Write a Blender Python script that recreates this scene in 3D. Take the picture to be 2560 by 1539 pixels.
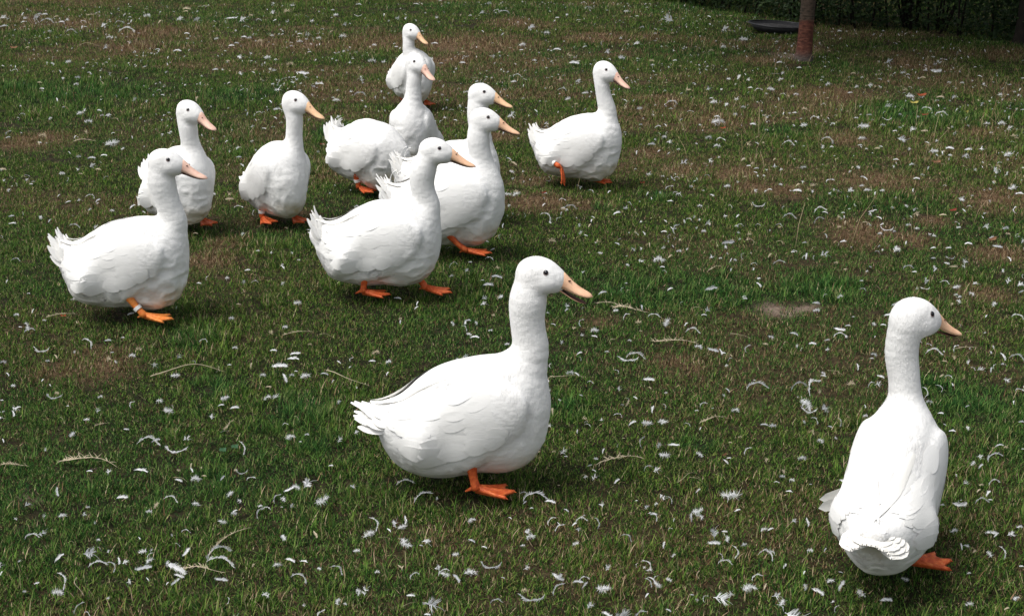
import bpy, math, numpy as np
from mathutils import Vector, Matrix

for o in list(bpy.data.objects):
    bpy.data.objects.remove(o, do_unlink=True)
scene = bpy.context.scene
COL = scene.collection

# ---------------------------------------------------------------- camera
W0, H0, FPX, CAMH, PITCH = 2560.0, 1539.0, 3556.0, 1.65, math.radians(18.0)
cd = bpy.data.cameras.new("camera")
cam = bpy.data.objects.new("camera", cd)
COL.objects.link(cam)
cam.location = (0, 0, CAMH)
cam.rotation_euler = (math.radians(90) - PITCH, 0, 0)
cd.sensor_fit = 'HORIZONTAL'
cd.sensor_width = 36.0
cd.lens = 36.0 * FPX / W0
cd.clip_start, cd.clip_end = 0.05, 2000
scene.camera = cam

# ---------------------------------------------------------------- world, sun, exposure
SUN_EL, SUN_AZ = 64.0, 208.0        # azimuth of the sun, degrees anticlockwise from +x
SKY, SUN, EXPO = 0.115, 1.8, 0.57
w = bpy.data.worlds.new("World"); scene.world = w; w.use_nodes = True
nt = w.node_tree
sky = nt.nodes.new('ShaderNodeTexSky')
sky.sky_type = 'NISHITA'; sky.sun_disc = False
sky.sun_elevation = math.radians(SUN_EL)
sky.sun_rotation = math.radians(90.0 - SUN_AZ)
sky.air_density = 1.0; sky.dust_density = 4.0; sky.ozone_density = 0.6
bg = nt.nodes['Background']; bg.inputs[1].default_value = SKY
hs = nt.nodes.new('ShaderNodeHueSaturation'); hs.inputs['Saturation'].default_value = 0.30
nt.links.new(sky.outputs[0], hs.inputs['Color']); nt.links.new(hs.outputs[0], bg.inputs[0])
sl = bpy.data.lights.new("sun", 'SUN'); sl.energy = SUN; sl.angle = math.radians(30); sl.color = (1.0, 0.965, 0.91)
so = bpy.data.objects.new("sun", sl); COL.objects.link(so)
sd = Vector((math.cos(math.radians(SUN_AZ)) * math.cos(math.radians(SUN_EL)),
             math.sin(math.radians(SUN_AZ)) * math.cos(math.radians(SUN_EL)), math.sin(math.radians(SUN_EL))))
so.rotation_euler = sd.to_track_quat('Z', 'Y').to_euler()
scene.view_settings.view_transform = 'Standard'
scene.view_settings.look = 'None'
scene.view_settings.exposure = EXPO
scene.view_settings.gamma = 1.0
scene.render.engine = 'CYCLES'
scene.cycles.max_bounces = 6
scene.cycles.diffuse_bounces = 4
scene.cycles.transparent_max_bounces = 4

# ---------------------------------------------------------------- helpers
RNG = np.random.RandomState(7)
T2 = np.random.RandomState(11).rand(256, 256)
T3 = np.random.RandomState(12).rand(32, 32, 32)

def vn2(x, y):
    xi = np.floor(x).astype(int); yi = np.floor(y).astype(int)
    fx = x - xi; fy = y - yi
    fx = fx * fx * (3 - 2 * fx); fy = fy * fy * (3 - 2 * fy)
    a = T2[xi % 256, yi % 256]; b = T2[(xi + 1) % 256, yi % 256]
    c = T2[xi % 256, (yi + 1) % 256]; d = T2[(xi + 1) % 256, (yi + 1) % 256]
    return (a * (1 - fx) + b * fx) * (1 - fy) + (c * (1 - fx) + d * fx) * fy

def fbm2(x, y, n=4):
    s = 0; a = 0.5; t = 0
    for i in range(n):
        s = s + a * vn2(x + 17.3 * i, y + 9.1 * i); t += a; a *= 0.5; x = x * 2.03; y = y * 2.03
    return s / t

def vn3(p):
    i = np.floor(p).astype(int); f = p - i; f = f * f * (3 - 2 * f)
    r = 0
    for dx in (0, 1):
        for dy in (0, 1):
            for dz in (0, 1):
                wgt = (f[:, 0] if dx else 1 - f[:, 0]) * (f[:, 1] if dy else 1 - f[:, 1]) * (f[:, 2] if dz else 1 - f[:, 2])
                r = r + wgt * T3[(i[:, 0] + dx) % 32, (i[:, 1] + dy) % 32, (i[:, 2] + dz) % 32]
    return r

CP, SP = math.cos(PITCH), math.sin(PITCH)

def ray(px, py):
    a = px - W0 / 2; b = H0 / 2 - py
    return np.array([a, FPX * CP + b * SP, -FPX * SP + b * CP]) / FPX

def onground(px, py, z=0.0):
    d = ray(px, py); t = (CAMH - z) / -d[2]
    return np.array([d[0] * t, d[1] * t, z])

def at_y(px, py, Y):
    d = ray(px, py); t = Y / d[1]
    return np.array([d[0] * t, Y, CAMH + d[2] * t])

def ppm(p):
    return FPX / (p[1] * CP + (CAMH - p[2]) * SP)

def gh(x, y):
    return 0.05 * (fbm2(x * 0.35 + 3, y * 0.35 + 5, 3) - 0.5) + 0.012 * (fbm2(x * 2.2, y * 2.2, 3) - 0.5)

def mesh_np(name, v, f, mats=(), smooth=True, mi=None, attrs=None):
    """v: (n,3); f: list of arrays (m,k) of equal-size faces"""
    v = np.asarray(v, dtype=np.float32)
    if not isinstance(f, (list, tuple)): f = [f]
    f = [np.asarray(a, dtype=np.int32) for a in f if len(a)]
    me = bpy.data.meshes.new(name)
    me.vertices.add(len(v)); me.vertices.foreach_set('co', v.ravel())
    tot = np.concatenate([np.full(len(a), a.shape[1], dtype=np.int32) for a in f])
    idx = np.concatenate([a.ravel() for a in f])
    me.loops.add(len(idx)); me.loops.foreach_set('vertex_index', idx)
    me.polygons.add(len(tot))
    st = np.concatenate([[0], np.cumsum(tot)[:-1]]).astype(np.int32)
    me.polygons.foreach_set('loop_start', st)
    me.polygons.foreach_set('loop_total', tot)
    me.polygons.foreach_set('use_smooth', np.full(len(tot), smooth))
    for m in mats: me.materials.append(m)
    if mi is not None: me.polygons.foreach_set('material_index', np.asarray(mi, dtype=np.int32))
    if attrs:
        for k, a in attrs.items():
            at = me.attributes.new(k, 'FLOAT', 'POINT'); at.data.foreach_set('value', np.asarray(a, dtype=np.float32))
    me.update(calc_edges=True); me.validate(verbose=False)
    return me

def add(name, me, parent=None):
    o = bpy.data.objects.new(name, me); COL.objects.link(o)
    if parent is not None: o.parent = parent
    return o

def tag(o, label=None, cat=None, group=None, kind=None):
    if label: o['label'] = label
    if cat: o['category'] = cat
    if group: o['group'] = group
    if kind: o['kind'] = kind
    return o

class MB:
    """collects vertices and faces of several shapes for one mesh"""
    def __init__(s): s.v = []; s.q = []; s.t = []; s.qm = []; s.tm = []; s.n = 0; s.a = []
    def add(s, v, q=None, t=None, m=0, a=0.0):
        v = np.asarray(v, float); s.v.append(v)
        s.a.append(np.full(len(v), a) if np.isscalar(a) else np.asarray(a, float))
        if q is not None and len(q): s.q.append(np.asarray(q) + s.n); s.qm.append(np.full(len(q), m))
        if t is not None and len(t): s.t.append(np.asarray(t) + s.n); s.tm.append(np.full(len(t), m))
        s.n += len(v)
    def mesh(s, name, mats, attr=None, smooth=True):
        f = []; mi = []
        if s.q: f.append(np.concatenate(s.q)); mi.append(np.concatenate(s.qm))
        if s.t: f.append(np.concatenate(s.t)); mi.append(np.concatenate(s.tm))
        at = {attr: np.concatenate(s.a)} if attr else None
        return mesh_np(name, np.concatenate(s.v), f, mats, smooth, np.concatenate(mi), at)

def tube(pts, rad, n=10, cap=True):
    """swept tube; returns verts, quads, tris"""
    pts = np.asarray(pts, float); rad = np.asarray(rad, float) * np.ones(len(pts))
    k = len(pts); tg = np.gradient(pts, axis=0); tg /= np.linalg.norm(tg, axis=1)[:, None] + 1e-9
    ref = np.array([0, 1.0, 0]) if abs(tg[0][1]) < 0.9 else np.array([1.0, 0, 0])
    V = []
    for i in range(k):
        a = np.cross(tg[i], ref); a /= np.linalg.norm(a) + 1e-9; b = np.cross(tg[i], a); ref = -np.cross(tg[i], a) if False else ref
        th = np.arange(n) * 2 * math.pi / n
        V.append(pts[i] + rad[i] * (np.cos(th)[:, None] * a + np.sin(th)[:, None] * b))
    V = np.concatenate(V); Q = []
    for i in range(k - 1):
        for j in range(n):
            Q.append((i * n + j, i * n + (j + 1) % n, (i + 1) * n + (j + 1) % n, (i + 1) * n + j))
    T = []
    if cap:
        c0 = len(V); V = np.vstack([V, pts[0][None] - tg[0] * rad[0] * .5, pts[-1][None] + tg[-1] * rad[-1] * .5])
        for j in range(n):
            T.append((c0, (j + 1) % n, j)); T.append((c0 + 1, (k - 1) * n + j, (k - 1) * n + (j + 1) % n))
    return V, Q, T

def ring_mesh(center, axis, r, wdt, thick, n=20):
    axis = np.asarray(axis, float); axis /= np.linalg.norm(axis)
    a = np.cross(axis, [0.3, 0.9, 0.1]); a /= np.linalg.norm(a); b = np.cross(axis, a)
    V = []; prof = [(r, -wdt / 2), (r + thick, -wdt / 2 + .0007), (r + thick, wdt / 2 - .0007), (r, wdt / 2)]
    for i in range(n):
        t = 2 * math.pi * i / n; d = math.cos(t) * a + math.sin(t) * b
        for (rr, h) in prof: V.append(np.asarray(center) + d * rr + axis * h)
    Q = [(i * 4 + k, i * 4 + (k + 1) % 4, ((i + 1) % n) * 4 + (k + 1) % 4, ((i + 1) % n) * 4 + k) for i in range(n) for k in range(4)]
    return np.array(V), Q

# ---------------------------------------------------------------- materials
def mat(name, base=(.5, .5, .5), rough=.8, spec=.3, build=None):
    m = bpy.data.materials.new(name); m.use_nodes = True
    b = m.node_tree.nodes['Principled BSDF']
    b.inputs['Base Color'].default_value = (*base, 1); b.inputs['Roughness'].default_value = rough
    b.inputs['Specular IOR Level'].default_value = spec
    if build: build(m.node_tree, b)
    return m

def N(nt, t, **kw):
    n = nt.nodes.new(t)
    for k, v in kw.items():
        if k in n.inputs.keys(): n.inputs[k].default_value = v
        else: setattr(n, k, v)
    return n

def noise_fac(nt, scale, detail=3, coord='Object', dist=0.0):
    tc = N(nt, 'ShaderNodeTexCoord'); n = N(nt, 'ShaderNodeTexNoise', Scale=scale, Detail=detail, Distortion=dist)
    nt.links.new(tc.outputs[coord], n.inputs['Vector']); return n.outputs['Fac']

def ramp(nt, fac, stops):
    r = N(nt, 'ShaderNodeValToRGB'); e = r.color_ramp.elements
    while len(e) < len(stops): e.new(0.5)
    for i, (p, c) in enumerate(stops): e[i].position = p; e[i].color = (*c, 1)
    nt.links.new(fac, r.inputs[0]); return r.outputs[0]

def mixc(nt, fac, a, b, mode='MIX'):
    m = N(nt, 'ShaderNodeMix', data_type='RGBA', blend_type=mode)
    for s, v in ((0, fac), (6, a), (7, b)):
        if isinstance(v, bpy.types.NodeSocket): nt.links.new(v, m.inputs[s])
        elif s == 0: m.inputs[0].default_value = v
        else: m.inputs[s].default_value = (*v, 1)
    return m.outputs[2]

def bump(nt, b, h, strength, dist):
    n = N(nt, 'ShaderNodeBump', Strength=strength, Distance=dist)
    nt.links.new(h, n.inputs['Height']); nt.links.new(n.outputs[0], b.inputs['Normal'])

def plum(nt, b):
    at = N(nt, 'ShaderNodeAttribute', attribute_name='stain')
    n = noise_fac(nt, 28, 5)
    mr = N(nt, 'ShaderNodeMapRange'); mr.inputs[1].default_value = .35; mr.inputs[2].default_value = .7
    nt.links.new(n, mr.inputs[0])
    mu = N(nt, 'ShaderNodeMath', operation='MULTIPLY'); nt.links.new(at.outputs['Fac'], mu.inputs[0]); nt.links.new(mr.outputs[0], mu.inputs[1])
    ad = N(nt, 'ShaderNodeMath', operation='MULTIPLY_ADD', use_clamp=True); nt.links.new(at.outputs['Fac'], ad.inputs[0]); ad.inputs[1].default_value = .45
    nt.links.new(mu.outputs[0], ad.inputs[2])
    wv = ramp(nt, noise_fac(nt, 9, 3), [(.3, (.83, .83, .82)), (.7, (.78, .775, .76))])
    c = mixc(nt, ad.outputs[0], wv, (.56, .46, .29))
    nt.links.new(c, b.inputs['Base Color'])
    tc = N(nt, 'ShaderNodeTexCoord'); mp = N(nt, 'ShaderNodeMapping'); mp.inputs['Scale'].default_value = (60, 160, 160)
    nt.links.new(tc.outputs['Object'], mp.inputs[0])
    n2 = N(nt, 'ShaderNodeTexNoise', Scale=1.0, Detail=4); nt.links.new(mp.outputs[0], n2.inputs['Vector'])
    mp2 = N(nt, 'ShaderNodeMapping'); mp2.inputs['Scale'].default_value = (190, 190, 55)
    nt.links.new(tc.outputs['Object'], mp2.inputs[0]); n3 = N(nt, 'ShaderNodeTexNoise', Scale=1.0, Detail=3); nt.links.new(mp2.outputs[0], n3.inputs['Vector'])
    av = N(nt, 'ShaderNodeMath', operation='ADD'); nt.links.new(n2.outputs['Fac'], av.inputs[0]); nt.links.new(n3.outputs['Fac'], av.inputs[1])
    nz = N(nt, 'ShaderNodeTexNoise', Scale=14.0, Detail=2); nt.links.new(tc.outputs['Object'], nz.inputs['Vector'])
    mv = N(nt, 'ShaderNodeVectorMath', operation='MULTIPLY_ADD'); nt.links.new(nz.outputs['Color'], mv.inputs[0]); mv.inputs[1].default_value = (.03, .03, .03); nt.links.new(tc.outputs['Object'], mv.inputs[2])
    mp3 = N(nt, 'ShaderNodeMapping'); mp3.inputs['Scale'].default_value = (42, 62, 62); mp3.inputs['Rotation'].default_value = (0, .35, 0); nt.links.new(mv.outputs[0], mp3.inputs[0])
    vo = N(nt, 'ShaderNodeTexVoronoi', Scale=1.0, feature='SMOOTH_F1'); vo.inputs['Smoothness'].default_value = .35; nt.links.new(mp3.outputs[0], vo.inputs['Vector'])
    mm = N(nt, 'ShaderNodeMath', operation='MULTIPLY_ADD'); nt.links.new(vo.outputs['Distance'], mm.inputs[0]); mm.inputs[1].default_value = -1.6; nt.links.new(av.outputs[0], mm.inputs[2])
    bump(nt, b, mm.outputs[0], .17, .005)
    b.inputs['Subsurface Weight'].default_value = 0
    b.inputs['Subsurface Radius'].default_value = (.02, .018, .015)
    b.inputs['Subsurface Scale'].default_value = .4
M_PLUM = mat('plumage', (.83, .83, .81), .85, .15, plum)

def quill(nt, b):
    at = N(nt, 'ShaderNodeAttribute', attribute_name='stain')
    wv = ramp(nt, noise_fac(nt, 9, 3), [(.3, (.84, .84, .835)), (.7, (.79, .79, .775))])
    nt.links.new(mixc(nt, at.outputs['Fac'], wv, (.66, .58, .36)), b.inputs['Base Color'])
    tc = N(nt, 'ShaderNodeTexCoord'); mp = N(nt, 'ShaderNodeMapping'); mp.inputs['Scale'].default_value = (70, 320, 320); mp.inputs['Rotation'].default_value = (0, .2, 0)
    nt.links.new(tc.outputs['Object'], mp.inputs[0]); n = N(nt, 'ShaderNodeTexNoise', Scale=1.0, Detail=3); nt.links.new(mp.outputs[0], n.inputs['Vector'])
    bump(nt, b, n.outputs['Fac'], .14, .002)
M_QUILL = mat('quill_feathers', (.82, .82, .8), .8, .15, quill)

def legm(nt, b):
    c = ramp(nt, noise_fac(nt, 90, 4), [(.3, (.42, .060, .016)), (.55, (.60, .115, .028)), (.8, (.72, .22, .06))])
    nt.links.new(c, b.inputs['Base Color'])
    v = N(nt, 'ShaderNodeTexVoronoi', Scale=260.0); tc = N(nt, 'ShaderNodeTexCoord'); nt.links.new(tc.outputs['Object'], v.inputs['Vector'])
    bump(nt, b, v.outputs['Distance'], .5, .002)
M_LEG = mat('orange_leg_skin', (.7, .15, .03), .55, .35, legm)
def legm2(nt, b):
    c = ramp(nt, noise_fac(nt, 90, 4), [(.3, (.68, .16, .03)), (.6, (.80, .28, .06)), (.8, (.85, .36, .10))])
    nt.links.new(c, b.inputs['Base Color'])
M_LEG2 = mat('pale_orange_leg_skin', (.8, .28, .06), .55, .35, legm2)

def billm(base, dark):
    def f(nt, b):
        c = ramp(nt, noise_fac(nt, 45, 4), [(.25, dark), (.5, base), (.8, tuple(min(1, x * 1.06) for x in base))])
        sp = ramp(nt, noise_fac(nt, 330, 2), [(.26, (.30, .17, .10)), (.33, (1, 1, 1))])
        c = mixc(nt, .55, c, sp, 'MULTIPLY')
        nt.links.new(c, b.inputs['Base Color'])
    return f
M_BILL = {'o': mat('peach_bill', (.75, .46, .25), .58, .28, billm((.80, .50, .32), (.69, .39, .24))),
          'p': mat('pink_bill', (.75, .46, .36), .58, .28, billm((.78, .52, .41), (.68, .39, .31))),
          'y': mat('yellow_bill', (.78, .55, .30), .58, .28, billm((.80, .52, .31), (.72, .43, .25)))}
M_EYE = mat('duck_eye', (.008, .008, .012), .12, .6)
M_LID = mat('eyelid_skin', (.34, .24, .22), .7, .3)
M_DARK = mat('dark_nostril', (.10, .045, .03), .7, .2)
M_MOUTH = mat('dark_mouth_line', (.16, .07, .05), .6, .3)
M_BAND = mat('white_plastic_band', (.75, .75, .73), .4, .4)
# ---------------------------------------------------------------- ducks
def smin(a, b, k):
    h = np.maximum(k - np.abs(a - b), 0) / k
    return np.minimum(a, b) - h * h * k * 0.25

def ell(p, c, r, pitch=0.0, yaw=0.0):
    q = p - np.array(c)
    if yaw:
        cy, sy = math.cos(yaw), math.sin(yaw)
        q = np.stack([q[..., 0] * cy + q[..., 1] * sy, -q[..., 0] * sy + q[..., 1] * cy, q[..., 2]], -1)
    if pitch:
        cc, ss = math.cos(pitch), math.sin(pitch)
        q = np.stack([q[..., 0] * cc + q[..., 2] * ss, q[..., 1], -q[..., 0] * ss + q[..., 2] * cc], -1)
    r = np.array(r)
    k0 = np.sqrt(((q / r) ** 2).sum(-1)); k1 = np.sqrt(((q / (r * r)) ** 2).sum(-1)) + 1e-6
    return k0 * (k0 - 1) / k1

def cone(p, a, b, ra, rb):
    a = np.array(a, float); b = np.array(b, float); ab = b - a; L = (ab * ab).sum() + 1e-9
    q = p - a; t = np.clip((q @ ab) / L, 0, 1)
    return np.sqrt(((q - t[..., None] * ab) ** 2).sum(-1)) - (ra + (rb - ra) * t)

def roty(v, ang, c=(0, 0, .2)):
    """rotate so that the front goes up by ang"""
    v = np.asarray(v, float) - np.array(c)
    cc, ss = math.cos(ang), math.sin(ang)
    return np.stack([v[..., 0] * cc - v[..., 2] * ss, v[..., 1], v[..., 0] * ss + v[..., 2] * cc], -1) + np.array(c)

class DuckShape:
    def __init__(s, D):
        s.D = D; s.bp = math.radians(D.get('pitch', 0)); s.s = D.get('scale', 1.0); s.wd = D.get('wide', .87); s.fb = D.get('belly', .022)
        s.neck = D['neck_l']; s.hp = D['head_l']; s.hy = D['head_yaw_l']; s.hpitch = math.radians(D.get('head_pitch', 0))
    def headframe(s, q):
        """head-local -> duck-local"""
        q = np.asarray(q, float)
        cc, ss = math.cos(s.hpitch), math.sin(s.hpitch)
        q = np.stack([q[..., 0] * cc - q[..., 2] * ss, q[..., 1], q[..., 0] * ss + q[..., 2] * cc], -1)
        cy, sy = math.cos(s.hy), math.sin(s.hy)
        q = np.stack([q[..., 0] * cy - q[..., 1] * sy, q[..., 0] * sy + q[..., 1] * cy, q[..., 2]], -1)
        return q + s.hp
    def tohead(s, p):
        q = p - s.hp
        cy, sy = math.cos(s.hy), math.sin(s.hy)
        q = np.stack([q[..., 0] * cy + q[..., 1] * sy, -q[..., 0] * sy + q[..., 1] * cy, q[..., 2]], -1)
        cc, ss = math.cos(s.hpitch), math.sin(s.hpitch)
        return np.stack([q[..., 0] * cc + q[..., 2] * ss, q[..., 1], -q[..., 0] * ss + q[..., 2] * cc], -1)
    def __call__(s, p):
        # body in template space
        w = roty(p / np.array([s.s, s.s * s.wd, s.s]), -s.bp)
        R = math.radians
        d = ell(w, (-.022, 0, .236), (.195, .122, .142), R(20))
        d = smin(d, ell(w, (.085, 0, .228), (.112, .108, .145), R(0)), .06)
        d = smin(d, ell(w, (.048, 0, .157 - s.fb), (.112, .080, .086)), .05)
        d = smin(d, ell(w, (-.118, 0, .145), (.132, .098, .092), R(-14)), .05)
        tu = math.radians(s.D.get('tail_up', 30))
        fl = np.array([1, .62, 1]); wf = w * fl
        d = smin(d, cone(wf, (-.14, 0, .190), (-.225 - .045 * math.cos(tu), 0, .215 + .055 * math.sin(tu)), .088, .024), .05)
        aw = np.stack([w[..., 0], np.abs(w[..., 1]), w[..., 2]], -1)
        if s.D.get('tail_up', 30) > 40: d = smin(d, cone(wf, (-.165, 0, .150), (-.262, 0, .225), .078, .030), .04)
        d = smin(d, ell(aw, (-.050, .076, .165), (.118, .048, .078), R(20), R(6)), .012)
        d = smin(d, ell(aw, (-.015, .090, .232), (.165, .040, .092), R(24), R(8)), .020)
        d = smin(d, ell(aw, (-.12, .074, .222), (.12, .040, .060), R(16), R(14)), .018)
        d = d * s.s
        # neck
        nb = s.nb
        dn = None
        for i in range(len(nb) - 1):
            c = cone(p, nb[i][:3], nb[i + 1][:3], nb[i][3], nb[i + 1][3])
            dn = c if dn is None else smin(dn, c, .003)
        d = smin(d, dn, .04)
        h = s.tohead(p) / .95
        e = ell(h, (-.006, 0, .008), (.060, .043, .046), R(-8))
        e = smin(e, ell(h, (.020, 0, -.012), (.046, .036, .032), R(-12)), .02)
        e = smin(e, cone(h, (.018, 0, -.002), (.044, 0, -.010), .032, .0245), .02)
        e = smin(e, ell(h, (.030, 0, .002), (.036, .0265, .026), R(-24)), .014)
        ah = np.stack([h[..., 0], np.abs(h[..., 1]), h[..., 2]], -1)
        e = smin(e, ell(ah, (.012, .024, -.014), (.032, .020, .022)), .012)
        d = smin(d, e * .95, .016)
        return d
    def grad(s, p, e=.0015):
        g = np.stack([s(p + np.array(v)) - s(p - np.array(v)) for v in ((e, 0, 0), (0, e, 0), (0, 0, e))], -1)
        return g / (np.linalg.norm(g, axis=-1, keepdims=True) + 1e-9)
    def proj(s, p, off=0.0, it=3):
        for _ in range(it):
            g = s.grad(p); p = p - g * (s(p) - off)[..., None] * .95
        return p, g

def surface_nets(f, org, h):
    nx, ny, nz = f.shape
    s = f < 0
    cnt = np.zeros((nx - 1, ny - 1, nz - 1), int)
    for a in (0, 1):
        for b in (0, 1):
            for c in (0, 1): cnt += s[a:nx - 1 + a, b:ny - 1 + b, c:nz - 1 + c]
    act = (cnt > 0) & (cnt < 8)
    I = np.argwhere(act); idx = -np.ones(act.shape, int); idx[act] = np.arange(len(I))
    acc = np.zeros((len(I), 3)); n = np.zeros(len(I))
    for ax in range(3):
        for u in (0, 1):
            for v in (0, 1):
                o = [0, 0, 0]; oth = [k for k in range(3) if k != ax]; o[oth[0]] = u; o[oth[1]] = v
                o = np.array(o); e = np.zeros(3, int); e[ax] = 1
                A = I + o; B = A + e
                fa = f[A[:, 0], A[:, 1], A[:, 2]]; fb = f[B[:, 0], B[:, 1], B[:, 2]]
                c = (fa < 0) != (fb < 0); t = np.where(c, fa / np.where(c, fa - fb, 1), 0)
                P = A + t[:, None] * e
                acc[c] += P[c]; n[c] += 1
    V = acc / n[:, None] * h + org
    Q = []
    for ax in range(3):
        oth = [k for k in range(3) if k != ax]
        sa = [slice(None)] * 3; sb = [slice(None)] * 3
        sa[ax] = slice(0, f.shape[ax] - 1); sb[ax] = slice(1, None)
        ch = s[tuple(sa)] != s[tuple(sb)]
        E = np.argwhere(ch); ok = (E[:, oth[0]] > 0) & (E[:, oth[1]] > 0) & (E[:, oth[0]] < f.shape[oth[0]] - 1) & (E[:, oth[1]] < f.shape[oth[1]] - 1)
        E = E[ok]
        a = np.zeros(3, int); a[oth[0]] = 1; b = np.zeros(3, int); b[oth[1]] = 1
        c0 = E; c1 = E - a; c2 = E - a - b; c3 = E - b
        q = np.stack([idx[c[:, 0], c[:, 1], c[:, 2]] for c in (c0, c1, c2, c3)], -1)
        fl = s[E[:, 0], E[:, 1], E[:, 2]]
        if ax == 1: fl = ~fl
        q[~fl] = q[~fl][:, ::-1]
        Q.append(q)
    return V, np.concatenate(Q)

def march(S, root, dirs, L, Wd, off0, off1, K=7, C=5, camber=.15, tip='round', follow=.75, base=.35):
    """feathers that lie over the body surface S; root, dirs (n,3); L, Wd (n,). returns verts, quads"""
    n = len(root); p, g = S.proj(root.copy(), 0.0, 3)
    t = dirs - (dirs * g).sum(-1, keepdims=True) * g; t /= np.linalg.norm(t, axis=-1, keepdims=True) + 1e-9
    P = []; G = []; TT = []
    p = p + g * np.asarray(off0).reshape(-1, 1) if not np.isscalar(off0) else p + g * off0
    step = (L / (K - 1))[:, None]
    for k in range(K):
        P.append(p); G.append(g); TT.append(t)
        if k == K - 1: break
        q = p + t * step; u = (k + 1) / (K - 1); off = off0 + (off1 - off0) * u
        d = S(q); g2 = S.grad(q)
        near = d < off + .035
        corr = np.where(d < off, off - d, np.maximum((off - d) * follow, -step[:, 0] * .8))
        q = np.where(near[:, None], q + g2 * corr[:, None], q)
        g = np.where(near[:, None], g2, g)
        t = q - p; t /= np.linalg.norm(t, axis=-1, keepdims=True) + 1e-9
        p = q
    V = np.zeros((n, K, C, 3)); cs = np.linspace(-1, 1, C)
    for k in range(K):
        u = k / (K - 1)
        if tip == 'round': wv = base + (1 - base) * math.sin(min(u * 1.5, 1) * math.pi / 2); wv *= math.sqrt(max(0.0, 1 - max(0, (u - .55) / .45) ** 2.2)) * .97 + .03
        else: wv = (.5 + .5 * min(1, u * 2.5)) * (1 - max(0, (u - .35) / .65) ** 1.6) * .97 + .03
        s_ = np.cross(TT[k], G[k]); s_ /= np.linalg.norm(s_, axis=-1, keepdims=True) + 1e-9
        for j, c in enumerate(cs):
            V[:, k, j] = P[k] + s_ * (c * wv * Wd / 2)[:, None] - G[k] * (camber * Wd * wv * c * c * .5)[:, None]
    ii = np.arange(n)[:, None, None] * K * C + np.arange(K - 1)[None, :, None] * C + np.arange(C - 1)[None, None, :]
    Q = np.stack([ii, ii + 1, ii + C + 1, ii + C], -1).reshape(-1, 4)
    return V.reshape(-1, 3), Q

def foot_mesh(ank, yaw, pitch=0.0, spread=27, size=1.0, curl=0.0):
    """webbed foot: three toes with a web, and a short hind toe. ank: point above the sole"""
    nr, na = 9, 17
    V = []
    for side in (1, -1):
        for i in range(nr):
            u = i / (nr - 1)
            for j in range(na):
                a = (j / (na - 1) * 2 - 1)
                toe = math.cos(a * math.pi * 2) * .5 + .5     # 1 at the toes, 0 at the middle of each web
                Lr = (.078 - .010 * abs(a) - .008 * (1 - toe) ** 1.2 + .006 * (toe ** 6)) * size
                r = u * Lr; th = math.radians(spread) * a
                x = r * math.cos(th) - .004; y = r * math.sin(th) * (1 + .15 * (1 - u))
                hgt = .012 * (1 - u) ** 2 * size + (.0045 * toe ** 3 * (1 - .5 * u) + .0045) * size
                z = hgt if side > 0 else -.0005
                z += -curl * u * u * .05
                V.append((x, y, z))
    for k, a in enumerate((-1, 0, 1)):      # claws
        pass
    V = np.array(V); n1 = nr * na; Q = []
    for i in range(nr - 1):
        for j in range(na - 1):
            a = i * na + j
            Q.append((a, a + 1, a + na + 1, a + na)); Q.append((n1 + a, n1 + a + na, n1 + a + na + 1, n1 + a + 1))
    for i in range(nr - 1):
        for j in (0, na - 1):
            a = i * na + j; q = (a, a + na, n1 + a + na, n1 + a); Q.append(q if j == 0 else q[::-1])
    for j in range(na - 1):
        a = (nr - 1) * na + j; Q.append((a, a + 1, n1 + a + 1, n1 + a))
    hv, hq, ht = tube([(0, 0, .012 * size), (-.012 * size, .004, .008 * size), (-.024 * size, .007, .001)], [.005 * size, .0045 * size, .002 * size], 8)
    parts = [(V, Q, []), (hv, hq, ht)]
    for a, l in ((-1, .070), (0, .080), (1, .070)):
        th = math.radians(spread) * a; c, s_ = math.cos(th), math.sin(th)
        l0, l1 = l * size - .006, l * size + .006
        z = -curl * .05
        cv, cq, ct = tube([(l0 * c, l0 * s_ * 1.0, .003 + z), ((l0 + l1) / 2 * c, (l0 + l1) / 2 * s_, .0035 + z), (l1 * c, l1 * s_, .0005 + z)], [.0030, .0022, .0006], 6)
        parts.append((cv, cq, ct))
    cp, sp = math.cos(pitch), math.sin(pitch); cy, sy = math.cos(yaw), math.sin(yaw)
    out = []
    for (v, q, t) in parts:
        v = np.asarray(v)
        v = np.stack([v[:, 0] * cp - v[:, 2] * sp, v[:, 1], v[:, 0] * sp + v[:, 2] * cp], -1)
        v = np.stack([v[:, 0] * cy - v[:, 1] * sy, v[:, 0] * sy + v[:, 1] * cy, v[:, 2]], -1) + np.array(ank)
        out.append((v, q, t))
    return out

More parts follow.
